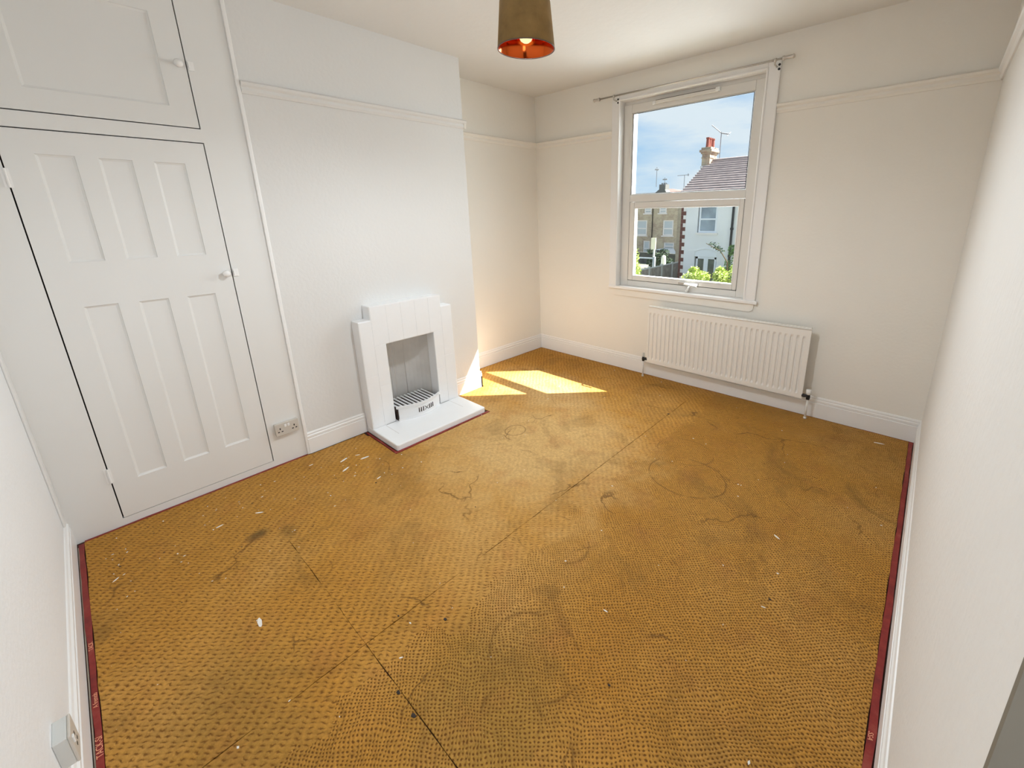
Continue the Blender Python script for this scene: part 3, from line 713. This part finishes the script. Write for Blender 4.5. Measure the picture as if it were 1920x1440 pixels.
tag(B(0.05, 3.3, 0.0125, 0.0165, 0.001, 0.0040).build('paper_edge', tan), 'thin tan paper edge between the near baseboard and red strip', 'paper')
def lettering(txt, x, y, size, rot, parent):
    cu = bpy.data.curves.new('lettering', 'FONT'); cu.body = txt; cu.size = size; cu.extrude = 0.0003
    tmp = bpy.data.objects.new('lettering_tmp', cu); col.objects.link(tmp)
    bpy.context.view_layer.update()
    me = bpy.data.meshes.new_from_object(tmp.evaluated_get(bpy.context.evaluated_depsgraph_get()))
    bpy.data.objects.remove(tmp)
    me.materials.clear(); me.materials.append(M_redp)
    o = bpy.data.objects.new('lettering', me); col.objects.link(o); o.parent = parent
    o.location = (x, y, 0.0079); o.rotation_euler = (0, 0, rot); return o
lettering('TACK-S/', 1.405, 0.015, 0.0245, math.pi, s_near).location = (1.475, 0.0355, 0.0079)
lettering('cosmtabs', 0, 0, 0.020, math.pi, s_near).location = (1.650, 0.0335, 0.0079)
lettering('A fremob', 0, 0, 0.019, math.pi, s_near).location = (1.250, 0.0335, 0.0079)
lettering('TACK', 0, 0, 0.020, math.pi, s_near).location = (0.93, 0.035, 0.0079)
lettering('SSA', 0, 0, 0.020, -math.pi/2, s_right).location = (3.3560, 1.74, 0.0079)

# ------------------------------------------------------------------ debris on the floor
fl = []
FLK = [(645,862,12,-8,'longest white paint flake on the floor left of the hearth'), (671,853,5,-1,'round pale paint flake midway between the double socket and the hearth'),
       (684,858,11,-4,'slanting white paint flake just left of the front corner of the hearth'), (648,880,8,-6,'white paint sliver in front of the longest flake left of the hearth'),
       (583,872,5,-2,'small white paint flake on the floor below the double socket'), (710,896,4,-3,'oval white paint speck in front of the hearth corner beside a dark speck'),
       (486,961,8,-1,'pale scuffed paint flake behind the dark round stain before the cupboard'), (217,1087,6,-5,'white paint flake near the printed red strip in the left corner'),
       (411,987,8,-4,'white paint flake beside the crumbs in front of the cupboard hinge side'), (487,1167,3,10,'upright white paint flake alone on the left part of the floor'),
       (752,1233,4,-1,'round white paint dot just right of where two seams cross'), (1457,1007,6,5,'white paint sliver on the right part of the floor facing the radiator'),
       (1648,831,10,2,'largest white paint flake by the right end of the back baseboard'), (1135,1145,5,3,'thin pale paint sliver near the middle of the floor'),
       (1431,1138,5,2,'pale smudged paint flake beside a brown speck right of the middle')]
SMALL = [(668,872),(712,860),(753,852),(755,877),(790,866),(620,929),(1300,822),(1148,911),(1384,908),(333,1038),(400,993),(306,977),(905,768),(903,778),(1152,694),(1240,716),(1458,1075),(446,1401)]
MR = Matrix((r2, u2, fw)).transposed()
def floor_pt(px, py, z=0.009):
    d = MR @ Vector(((px-PPX)/F, -(py-PPY)/F, 1.0)); k = (z-CZ)/d.z
    return CX+d.x*k, CY+d.y*k
# positions below were measured from the photograph and converted to floor coordinates once
for i, (px, py, pw, ph, lb) in enumerate(FLK):
    x, y = floor_pt(px, py); x2, y2 = floor_pt(px+pw, py+ph); a = math.atan2(y2-y, x2-x)
    ln = max(0.008, math.hypot(x2-x, y2-y)*1.0); ln = min(ln, 0.034); wd = max(0.003, ln*0.24)
    mb = MB(); pl_ = []
    for k in range(7):
        th = 2*math.pi*k/7; rr = random.uniform(0.75, 1.1)
        pl_.append((x+math.cos(th)*ln*rr*math.cos(a)-math.sin(th)*wd*rr*math.sin(a), y+math.cos(th)*ln*rr*math.sin(a)+math.sin(th)*wd*rr*math.cos(a)))
    o = mb.prism(pl_, 'z', 0.0081, 0.0095).build('paint_flake', M_chip); tag(o, lb, 'paint flake', 'paint flakes on the underlay')
mb = MB(); mg = MB()
for px, py in SMALL:
    x, y = floor_pt(px, py); q = 0.006
    mb.prism([(x-q, y-q*0.3), (x+q*0.4, y-q*0.6), (x+q, y+q*0.3), (x-q*0.2, y+q*0.6)], 'z', 0.0081, 0.0092)
for k in range(190):
    if random.random() < 0.6: x = random.gauss(0.45, 0.30); y = random.uniform(0.1, 1.5)
    else: x = random.uniform(0.1, 3.3); y = random.uniform(0.1, 4.0)
    if x < 0.11 or x > 3.3 or (x < 0.53 and 1.59 < y < 2.52) or y < 0.05: continue
    q = random.uniform(0.0012, 0.0035); a = random.uniform(0, 3.14); dx, dy = math.cos(a)*q*random.uniform(1, 2.5), math.sin(a)*q*random.uniform(1, 2.5)
    (mb if k % 4 else mg).prism([(x-dx, y-dy), (x+dy*0.5, y-dx*0.5), (x+dx, y+dy), (x-dy*0.5, y+dx*0.5)], 'z', 0.0081, 0.0092)
tag(mb.build('paint_crumbs', M_chip, kind='stuff'), 'tiny white paint crumbs scattered over the underlay', 'debris')
tag(mg.build('grit', M_grit, kind='stuff'), 'tiny dark grit scattered over the underlay', 'debris')
for px, py, q, lb in ((835, 1161, 0.012, 'black scrap alone on the underlay right of the seam crossing'), (747, 1155, 0.007, 'small dark scrap on the long seam above the seam crossing'),
                      (1443, 1124, 0.009, 'small brown scrap on the right part of the floor'), (1142, 1285, 0.008, 'small dark scrap by the curved stain at the bottom of the picture'),
                      (747, 1298, 0.012, 'upper of two dark scraps lying along the cross seam'), (776, 1342, 0.016, 'lower and longer of two dark scraps lying along the cross seam'),
                      (1253, 776, 0.014, 'dark scrap on the long seam in front of the radiator'), (705, 905, 0.008, 'dark speck on the underlay in front of the hearth corner')):
    x, y = floor_pt(px, py)
    pl_ = [(x+q*random.uniform(0.5, 1)*math.cos(k*math.pi/3), y+q*0.55*random.uniform(0.6, 1.1)*math.sin(k*math.pi/3)) for k in range(6)]
    tag(MB().prism(pl_, 'z', 0.0081, 0.0105).build('dark_scrap', M_grit), lb, 'debris', 'dark scraps on the underlay')

# ================================================================== outside
GZ = -3.5
M_grass = mat('ground_outside', (0.17, 0.17, 0.13), 0.95, var=0.3, vscale=0.6)
struct(B(-60, 30, OY+0.2, 90, GZ-1.2, GZ-1.0), 'ground', M_grass)
struct(B(-30, 20, 12, 44, GZ-0.3, GZ), 'ground_garden', M_grass)
M_rend = mat('white_render', (0.80, 0.81, 0.83), 0.85, var=0.04, vscale=0.7, bump=0.1, bscale=8)
M_tile = mat('roof_tile_pinkgrey', (0.33, 0.28, 0.275), 0.85, var=0.18, vscale=2.5)
M_redb = mat('red_quoin_brick', (0.15, 0.062, 0.05), 0.9, var=0.2, vscale=3)
M_quo = mat('white_quoin', (0.80, 0.77, 0.75), 0.85)
M_pot = mat('terracotta_pot', (0.26, 0.07, 0.05), 0.8)
M_wfr = mat('white_window_frame', (0.80, 0.84, 0.90), 0.5)
M_pane = mat('dull_window_pane', (0.30, 0.36, 0.42), 0.12, var=0.25, vscale=1.5)
M_paned = mat('dark_door_pane', (0.10, 0.12, 0.09), 0.12, var=0.5, vscale=2.0)
M_mast = mat('aerial_metal', (0.25, 0.27, 0.30), 0.5, metal=0.3)
def brick_mat(name, c1, c2, mortar, scale):
    m = bpy.data.materials.new(name); m.use_nodes = True; g = NT(m); b = m.node_tree.nodes['Principled BSDF']
    tcn = g.n('ShaderNodeTexCoord'); mp_ = g.n('ShaderNodeMapping'); mp_.inputs['Rotation'].default_value = (math.pi/2, 0, 0)
    g.lk(tcn.outputs['Object'], mp_.inputs[0])
    br = g.n('ShaderNodeTexBrick'); br.inputs['Scale'].default_value = scale; br.inputs['Color1'].default_value = (*c1, 1); br.inputs['Color2'].default_value = (*c2, 1); br.inputs['Mortar'].default_value = (*mortar, 1)
    br.inputs['Mortar Size'].default_value = 0.012; g.lk(mp_.outputs[0], br.inputs['Vector'])
    nn = g.noise(tcn.outputs['Object'], 0.9, 6, 0.7)
    c_ = g.mix(g.ramp(nn, (0.40, 0.0), (0.62, 0.75)), br.outputs[0], (0.56, 0.50, 0.36))
    g.lk(c_, b.inputs['Base Color']); b.inputs['Roughness'].default_value = 0.9; return m
M_brick = brick_mat('london_stock_brick', (0.46, 0.37, 0.26), (0.34, 0.25, 0.19), (0.50, 0.46, 0.38), 2.2)
M_chb = brick_mat('chimney_brick', (0.30, 0.17, 0.12), (0.27, 0.20, 0.15), (0.30, 0.27, 0.24), 2.6)

# --- white rendered house
HX0, HX1, HY0, HY1, EZ, RZ = -8.84, 1.0, 26.0, 33.4, 2.72, 4.80
t = thing('white_house', (-4.0, 29.0, GZ), 'white rendered house with grey tiled roof seen through the window', 'house')
WY = HY0
def wall_with_holes(x0, x1, z0, z1, holes, y0, y1):
    xs = sorted({x0, x1}|{h[0] for h in holes}|{h[1] for h in holes}); zs_ = sorted({z0, z1}|{h[2] for h in holes}|{h[3] for h in holes}); mb = MB()
    for i in range(len(xs)-1):
        for j in range(len(zs_)-1):
            cx_, cz_ = (xs[i]+xs[i+1])/2, (zs_[j]+zs_[j+1])/2
            if any(h[0] < cx_ < h[1] and h[2] < cz_ < h[3] for h in holes): continue
            mb.box(xs[i], xs[i+1], y0, y1, zs_[j], zs_[j+1])
    return mb
HW = (-7.78, -6.60, 0.42, 1.98); HDR = (-7.80, -6.45, GZ+0.1, -1.02)
mb = wall_with_holes(HX0, HX1, GZ, EZ, [HW, HDR], WY, WY+0.25)
mb.box(HX0, HX0+0.25, WY+0.25, HY1, GZ, EZ).box(HX1-0.25, HX1, WY+0.25, HY1, GZ, EZ).box(HX0, HX1, HY1-0.25, HY1, GZ, EZ).box(HX0+0.25, HX1-0.25, WY+0.8, WY+0.9, GZ, EZ)
for gx_ in (HX0+0.01, HX1-0.26):
    mb.prism([(WY, EZ), (HY1, EZ), ((WY+HY1)/2, RZ-0.12)], 'x', gx_, gx_+0.24)
hwall = mb.build('wall', M_rend, t)
# tiled roof: individual overlapping courses
NC = 15; ym = (HY0+HY1)/2; mb = MB(); y0_ = HY0-0.30; z0_ = EZ-0.10; dy = (ym-y0_)/NC; dz = (RZ-z0_)/NC
for sgn in (1, -1):
    for k in range(NC):
        a = y0_+k*dy; za = z0_+k*dz; b = a+dy*1.15; zb_ = za+dz*1.15
        if sgn < 0: a = 2*ym-a; b = 2*ym-b
        mb.prism([(a, za+0.125), (b, zb_+0.0), (b, zb_-0.05), (a, za-0.03)], 'x', HX0-0.12, HX1+0.1)
mb.build('roof_tiles', M_tile, t, kind='stuff')
MB().prism([(y0_, z0_+0.02), (ym, RZ+0.0), (2*ym-y0_, z0_+0.02)], 'x', HX0-0.05, HX1+0.05).build('roof_deck', mat('roof_underside', (0.12, 0.11, 0.11), 0.9), t)
MB().tube([(HX0-0.12, ym, RZ+0.05), (HX1+0.1, ym, RZ+0.05)], 0.10, 8).build('ridge_tiles', M_tile, t)
B(HX0-0.1, HX1+0.1, y0_-0.03, y0_+0.02, z0_-0.12, z0_+0.05).build('gutter', mat('white_fascia', (0.75, 0.76, 0.76), 0.6), t)
# quoins on the left corner: alternating red brick and white blocks
mq = MB(); mw = MB(); k = 0; z = GZ
while z < EZ-0.1:
    if k % 2: mq.box(HX0-0.015, HX0+0.30, WY-0.02, WY+0.25, z, z+0.23)
    else:
        mq.box(HX0-0.015, HX0+0.13, WY-0.02, WY+0.25, z, z+0.23); mw.box(HX0+0.13, HX0+0.30, WY-0.012, WY+0.1, z, z+0.23)
    z += 0.235; k += 1
mq.build('red_quoins', M_redb, hwall, kind='stuff'); mw.build('white_quoins', M_quo, hwall, kind='stuff')
# window: frame, panes, sill
def sash_window(parent, x0, x1, z0, z1, y, fr_=0.10, m=M_wfr, mp_=M_pane, rows=(0.5,), cols=(), sill=True):
    mb = MB(); mb.box(x0, x0+fr_, y+0.06, y+0.14, z0, z1).box(x1-fr_, x1, y+0.06, y+0.14, z0, z1).box(x0+fr_, x1-fr_, y+0.06, y+0.14, z0, z0+fr_).box(x0+fr_, x1-fr_, y+0.06, y+0.14, z1-fr_, z1)
    for r in rows: zc = z0+(z1-z0)*r; mb.box(x0+fr_, x1-fr_, y+0.05, y+0.14, zc-fr_*0.45, zc+fr_*0.45)
    for c_ in cols: xc = x0+(x1-x0)*c_; mb.box(xc-fr_*0.4, xc+fr_*0.4, y+0.05, y+0.14, z0+fr_, z1-fr_)
    o = mb.build('window', m, parent)
    rr = [z0+fr_]+[z0+(z1-z0)*r for r in rows]+[z1-fr_]
    for i in range(len(rr)-1): B(x0+fr_*0.9, x1-fr_*0.9, y+0.10, y+0.12, rr[i]+0.01, rr[i+1]-0.01).build('pane', mp_, o)
    if sill: B(x0-0.12, x1+0.12, y-0.07, y+0.10, z0-0.12, z0-0.01).build('sill', M_quo, o)
    return o
wn_ = sash_window(t, HW[0]+0.06, HW[1]-0.02, HW[2], HW[3], WY)
# french door in an arched recess
mb = MB(); x0, x1 = HDR[0]+0.08, HDR[1]-0.03; zt_ = -1.025
mb.box(x0, x0+0.10, WY+0.03, WY+0.12, HDR[2], zt_).box(x1-0.10, x1, WY+0.03, WY+0.12, HDR[2], zt_).box(x0, x1, WY+0.03, WY+0.12, zt_-0.12, zt_).box((x0+x1)/2-0.13, (x0+x1)/2+0.13, WY+0.02, WY+0.12, HDR[2], zt_)
mb.box(x0, x1, WY+0.08, WY+0.16, HDR[2], HDR[2]+0.15)
fd = mb.build('french_door', M_wfr, t)
for a, b in ((x0+0.10, (x0+x1)/2-0.13), ((x0+x1)/2+0.13, x1-0.10)): B(a, b, WY+0.11, WY+0.13, HDR[2]+0.15, zt_-0.12).build('pane', M_paned, fd)
arch = [(HDR[0], -1.02)]+[(HDR[0]+(HDR[1]-HDR[0])*k/10, -0.72+0.16*math.sin(math.pi*k/10)) for k in range(11)]+[(HDR[1], -1.02)]
MB().prism(arch, 'y', WY-0.012, WY).build('arch_panel', M_wfr, hwall)
mb = MB()
for k in range(10):
    a = (HDR[0]+(HDR[1]-HDR[0])*k/10, -0.72+0.16*math.sin(math.pi*k/10)); b = (HDR[0]+(HDR[1]-HDR[0])*(k+1)/10, -0.72+0.16*math.sin(math.pi*(k+1)/10))
    mb.prism([(a[0], a[1]), (b[0], b[1]), (b[0], b[1]+0.045), (a[0], a[1]+0.045)], 'y', WY-0.05, WY)
mb.box(HDR[0]-0.045, HDR[0], WY-0.05, WY, GZ, -0.70)
mb.build('arch_edge', M_rend, hwall)
# downpipe
mb = MB().tube([(-5.68, WY-0.08, EZ-0.1), (-5.68, WY-0.08, GZ)], 0.065, 10)
for z in (1.9, 0.6, -0.95, -2.2): mb.tube([(-5.68, WY-0.08, z), (-5.68, WY-0.08, z+0.12)], 0.095, 10)
mb.tube([(-5.68, WY-0.08, -0.75), (-4.75, WY-0.08, -0.50)], 0.055, 8)
mb.build('downpipe', M_black, t)
# chimney stack
CX0, CX1, CY0, CY1 = -9.15, -8.62, 29.15, 30.30
mb = MB().box(CX0, CX1, CY0, CY1, 2.8, 5.25).box(CX0-0.03, CX1+0.03, CY0-0.03, CY1+0.03, 4.98, 5.05).box(CX0-0.06, CX1+0.06, CY0-0.06, CY1+0.06, 5.25, 5.36).box(CX0-0.14, CX1+0.14, CY0-0.14, CY1+0.14, 5.36, 5.50).box(CX0-0.05, CX1+0.05, CY0-0.05, CY1+0.05, 5.50, 5.64)
ch_ = mb.build('chimney_stack', M_chb, t)
for k in range(4):
    y = CY0+0.16+k*0.275
    MB().lathe([(0.0, 5.62), (0.13, 5.62), (0.115, 5.75), (0.10, 6.14), (0.125, 6.17), (0.125, 6.24), (0.08, 6.24), (0.08, 6.0), (0.0, 6.0)], (CX0+CX1)/2, y, 12).build('chimney_pot', M_pot, ch_, smooth=False)
MB().box(CX0-0.02, CX1+0.05, CY0-0.12, CY0+0.10, 4.38, 4.52).build('flashing', M_quo, ch_)
# aerial on this chimney
mb = MB().tube([(-8.40, 30.2, 4.9), (-8.40, 30.2, 6.62)], 0.03, 6).tube([(-8.95, 29.9, 7.05), (-8.40, 30.2, 6.55)], 0.035, 6).tube([(-8.40, 30.2, 6.55), (-7.95, 30.4, 6.45)], 0.05, 6).tube([(-7.98, 30.1, 6.30), (-7.98, 30.7, 6.62)], 0.02, 6)
mb.tube([(-8.40, 30.2, 5.3), (CX1, 30.1, 5.3)], 0.02, 6)
tag(mb.build('roof_aerial', M_mast), 'television aerial on a mast beside the red chimney pots', 'aerial')

# --- brick terrace further back
TY = 45.0; TGZ = -4.2
t = thing('brick_terrace', (-22.0, 47.0, TGZ), 'yellow brick terrace house with white windows behind the fence', 'house')
holes = [(-22.35, -21.40, 1.50, 2.25), (-20.50, -19.55, 1.50, 2.25), (-23.30, -21.90, -0.95, 0.75), (-19.95, -18.65, -0.92, 0.74), (-22.35, -21.45, -3.2, -1.55), (-19.75, -18.45, -3.1, -1.66), (-24.6, -23.3, -3.2, -1.5)]
wall_with_holes(-27, -13, TGZ, 3.0, holes, TY, TY+0.25).build('wall', M_brick, t)
B(-27, -13, TY+0.9, TY+1.0, TGZ, 3.0).build('inner_wall', M_dark, t)
for i, h in enumerate(holes):
    sash_window(t, h[0]+0.03, h[1]-0.03, h[2], h[3], TY, fr_=0.13, m=M_quo, mp_=mat('terrace_pane', (0.50, 0.55, 0.58), 0.2) if i == 0 else bpy.data.materials['terrace_pane'], rows=(0.45,) if i != 5 else (0.7,), cols=())
MB().tube([(-21.2, TY-0.08, 2.9), (-21.2, TY-0.08, -1.6)], 0.05, 8).build('downpipe', M_dark, t)
MB().add([(-21.6, TY-0.3, 2.9), (-17.0, TY-0.3, 2.9), (-17.0, TY+3, 3.35), (-20.3, TY+2.4, 4.15), (-21.6, TY+2.4, 4.15), (-21.6, TY+6, 2.9), (-13, TY+6, 2.9)],
         [(0, 1, 2, 3), (0, 3, 4), (3, 2, 6), (4, 3, 6, 5)]).build('roof', mat('pink_far_roof', (0.22, 0.15, 0.135), 0.85), t)
mb = MB().box(-20.75, -20.0, TY+0.3, TY+1.2, 2.9, 4.55); mb.prism([(-21.7, 3.3), (-19.6, 3.3), (-20.0, 4.0), (-20.75, 4.0)], 'y', TY+0.2, TY+1.25)
chg = mb.build('chimney_stack', mat('grey_render_stack', (0.12, 0.125, 0.12), 0.9), t)
for dx in (-20.6, -20.38, -20.15): MB().lathe([(0.07, 4.55), (0.06, 4.72), (0.0, 4.72)], dx, TY+0.7, 8).build('chimney_pot', M_dark, chg)
mb = MB().tube([(-20.95, TY, 4.3), (-20.95, TY, 6.35)], 0.035, 6).tube([(-21.2, TY, 6.1), (-20.7, TY, 6.1)], 0.05, 6).tube([(-20.95, TY-0.3, 6.2), (-20.95, TY+0.3, 6.0)], 0.03, 6)
tag(mb.build('roof_aerial', M_mast), 'tall thin aerial mast above the far grey chimney', 'aerial')
mb = MB().tube([(-20.1, TY+0.3, 4.4), (-20.1, TY+0.3, 5.25)], 0.03, 6).tube([(-20.35, TY+0.3, 5.05), (-19.8, TY+0.3, 5.05)], 0.07, 6).tube([(-20.1, TY+0.3, 4.7), (-19.7, TY+0.3, 4.55)], 0.03, 6)
tag(mb.build('roof_aerial', M_mast), 'short branched aerial on the right of the far grey chimney', 'aerial')
mb = MB().tube([(-17.70, TY, 3.2), (-17.70, TY, 5.32)], 0.035, 6).tube([(-18.5, TY, 5.32), (-17.2, TY, 5.32)], 0.03, 6).tube([(-17.3, TY, 5.2), (-17.3, TY, 5.45)], 0.05, 6)
tag(mb.build('roof_aerial', M_mast), 'T-shaped aerial just left of the tiled roof edge', 'aerial')
mb = MB().box(-10.35, -9.95, 31.4, 31.9, 2.2, 3.95).box(-10.42, -9.88, 31.35, 31.95, 3.75, 3.85)
c2 = tag(mb.build('chimney_stack', M_redb), 'small dark chimney stack peeping over the left edge of the tiled roof', 'chimney')
for dx in (-10.25, -10.05): MB().lathe([(0.07, 3.95), (0.06, 4.25), (0.0, 4.25)], dx, 31.6, 8).build('chimney_pot', M_pot, c2)
mb = B(-11.6, -9.6, 31.2, 33.2, TGZ, 2.2)
tag(mb.build('outbuilding', M_brick), 'narrow brick building in the gap behind the white house corner', 'building')

# --- garden: fence, hedges, posts, shrubs
M_conc = mat('pale_concrete_post', (0.62, 0.62, 0.58), 0.9)
M_fence = mat('weathered_fence_wood', (0.36, 0.32, 0.27), 0.9, var=0.25, vscale=3)
t = thing('garden_fence', (-10.0, 24.0, GZ), 'timber garden fence with pale concrete posts left of the white house', 'fence')
posts = [20.7, 22.55, 24.3, 25.95, 27.45, 29.3, 31.1]
for y in posts: B(-10.06, -9.94, y-0.06, y+0.06, GZ, -1.62).build('post', M_conc, t)
for i in range(len(posts)-1):
    a, b = posts[i]+0.06, posts[i+1]-0.06; nb = 11
    for k in range(nb):
        ya = a+(b-a)*k/nb; B(-10.03+0.006*(k % 2), -9.99+0.006*(k % 2), ya+0.003, ya+(b-a)/nb-0.003, GZ+0.25, -1.76).build('board', M_fence, t)
    B(-10.05, -9.96, a, b, -1.77, -1.71).build('capping_rail', M_conc, t); B(-9.985, -9.94, a, b, -2.72, -2.62).build('rail', M_fence, t); B(-10.03, -9.97, a, b, GZ, GZ+0.25).build('gravel_board', M_conc, t)
M_hedge = mat('dark_hedge_leaf', (0.035, 0.07, 0.03), 0.8, var=0.4, vscale=2)
M_leaf = mat('yellow_green_leaf', (0.50, 0.60, 0.16), 0.55, var=0.35, vscale=3)
M_leafd = mat('mid_green_leaf', (0.17, 0.30, 0.10), 0.6, var=0.35, vscale=3)
M_stem = mat('brown_stem', (0.10, 0.07, 0.04), 0.9)
def shrub(name, cx, cy, z0, z1, rx, ry, n_, leaf, m, label, cat='shrub', group=None, col_=False, lean=0.0):
    t_ = thing(name, (cx, cy, z0), label, cat, group)
    mb = MB(); ms = MB(); rnd = random.Random(int(abs(cx)*100+abs(cy)*10))
    h = z1-z0
    clumps = [(rnd.uniform(-0.75, 0.75), rnd.uniform(-0.75, 0.75), rnd.uniform(0.30, 0.92), rnd.uniform(0.30, 0.50)) for _ in range(16)]
    for i in range(n_):
        a, b_, c_, r_ = clumps[rnd.randrange(16)]
        u = Vector((rnd.gauss(0, 1), rnd.gauss(0, 1), rnd.gauss(0, 1))).normalized()*rnd.uniform(0.6, 1.0)
        k = math.sqrt(max(0.05, 1-(abs(c_-0.45)*1.4)**2))
        p = Vector((cx+a*rx*k+u.x*r_*rx+lean*(c_), cy+b_*ry*k+u.y*r_*ry, z0+h*c_+u.z*r_*h*0.30))
        if p.z > z1: p.z = z1-rnd.uniform(0, 0.1)
        d = Vector((rnd.gauss(0, 1), rnd.gauss(0, 1), rnd.gauss(0.3, 1))).normalized(); e_ = d.orthogonal().normalized(); f_ = d.cross(e_)
        s_ = leaf*rnd.uniform(0.6, 1.3)
        mb.add([p-e_*s_, p+f_*s_*0.45+d*s_*0.12, p+e_*s_, p-f_*s_*0.45+d*s_*0.12], [(0, 1, 2, 3)])
    for a, b_, c_, r_ in clumps[:9]:
        ms.tube([(cx, cy, z0), (cx+a*rx*0.4, cy+b_*ry*0.4, z0+h*c_*0.5), (cx+a*rx*0.8+lean*c_, cy+b_*ry*0.8, z0+h*c_)], [0.04, 0.025, 0.010], 5)
    mb.build('foliage', m, t_, kind='stuff'); ms.build('stem', M_stem, t_); return t_
shrub('leafy_shrub', -4.05, 21.5, GZ, -0.60, 0.75, 0.6, 3200, 0.085, M_leaf, 'bright yellow-green shrub at the lower right of the window view')
shrub('leafy_shrub', -5.75, 21.8, GZ, -1.12, 0.72, 0.5, 2200, 0.085, M_leaf, 'low yellow-green shrub in front of the white french door')
shrub('leafy_shrub', -4.95, 24.4, GZ, -0.15, 0.45, 0.4, 900, 0.08, M_leafd, 'mid green bush behind the yellow shrub beside the downpipe')
shrub('tall_shrub', -4.98, 14.0, GZ, 0.55, 0.42, 0.4, 2600, 0.055, M_leaf, 'tall yellow-green shrub at the left edge of the lower pane')
shrub('leafy_shrub', -15.9, 36.5, TGZ, -1.55, 1.3, 0.9, 2200, 0.11, M_hedge, 'dark green bush below the left terrace window')
shrub('tall_tree', -6.35, 15.5, GZ, 2.75, 0.40, 0.4, 700, 0.06, M_leafd, 'slender young tree whose top shows at the left edge of the upper pane', 'tree')
# bare branch in front of white wall
t = thing('bare_branch', (-4.5, 22.9, GZ), 'thin branch with dark leaves crossing in front of the white wall', 'branch')
MB().tube([(-4.5, 22.9, GZ), (-4.7, 22.9, -0.9), (-5.1, 22.9, -0.35), (-5.9, 22.9, 0.02)], [0.05, 0.04, 0.03, 0.015], 6).build('stem', M_stem, t)
mb = MB(); rnd = random.Random(5)
for k in range(70):
    f = rnd.random(); p = Vector((-5.05-0.75*f*0.8+rnd.gauss(0, 0.08), 22.9+rnd.gauss(0, 0.1), -0.33+0.34*f+rnd.gauss(0, 0.07)))
    e_ = Vector((rnd.gauss(0, 1), rnd.gauss(0, 1), rnd.gauss(0, 1))).normalized(); f_ = e_.orthogonal().normalized()
    mb.add([p-e_*0.06, p+f_*0.03, p+e_*0.06, p-f_*0.03], [(0, 1, 2, 3)])
mb.build('foliage', M_hedge, t, kind='stuff')
# dark boundary wall and rail further back
tag(B(-22, -14.0, 40.0, 40.3, TGZ, -2.38).build('garden_wall', mat('dark_garden_wall', (0.07, 0.075, 0.07), 0.95, var=0.4, vscale=2)), 'dark ivy-grown garden wall in front of the brick terrace', 'wall')
t = thing('metal_railing', (-15.0, 33.0, GZ), 'pale blue metal railing left of the street post', 'railing')
MB().tube([(-16.6, 33.0, -2.15), (-14.3, 33.0, -2.12)], 0.05, 8).build('rail', mat('pale_blue_metal', (0.45, 0.52, 0.60), 0.5), t)
for x in (-16.4, -14.35): B(x-0.10, x+0.10, 32.92, 33.08, GZ, -1.98).build('post', mat('pale_blue_post', (0.50, 0.56, 0.62), 0.6) if x < -16 else bpy.data.materials['pale_blue_post'], t)
t = thing('street_post', (-15.45, 35.0, GZ), 'white street post with a tall cream sign', 'post')
MB().tube([(-15.5, 35.0, GZ), (-15.45, 35.0, -0.62)], 0.09, 8).build('pole', mat('white_pole', (0.70, 0.74, 0.72), 0.6), t)
B(-15.72, -15.28, 34.85, 34.95, -1.55, -0.55).build('sign', mat('cream_sign', (0.88, 0.86, 0.66), 0.5), t)
t = thing('bollard', (-14.25, 34.5, GZ), 'short cream rounded bollard right of the street post', 'bollard')
MB().lathe([(0.22, GZ), (0.20, -2.2), (0.15, -2.02), (0.0, -1.96)], -14.25, 34.5, 14).build('body', mat('cream_bollard', (0.85, 0.86, 0.72), 0.6), t, smooth=True)
# parked pale car behind the wall
t = thing('parked_car', (-18.3, 42.5, TGZ), 'pale parked car glimpsed above the dark wall', 'car')
MB().prism([(-19.6, TGZ+0.35), (-19.6, TGZ+1.55), (-19.1, TGZ+1.60), (-18.8, TGZ+2.05), (-17.6, TGZ+2.05), (-17.3, TGZ+1.6), (-17.0, TGZ+1.5), (-17.0, TGZ+0.35)], 'y', 41.7, 43.3).build('body', mat('silver_car_paint', (0.55, 0.60, 0.68), 0.3), t, bevel=0.05)
B(-18.75, -17.65, 41.68, 41.70, TGZ+1.62, TGZ+1.95).build('side_window', M_dark, t)
for x in (-19.1, -17.5):
    MB().tube([(x, 41.65, TGZ+0.35), (x, 41.9, TGZ+0.35)], 0.33, 16).build('wheel', M_black, t)
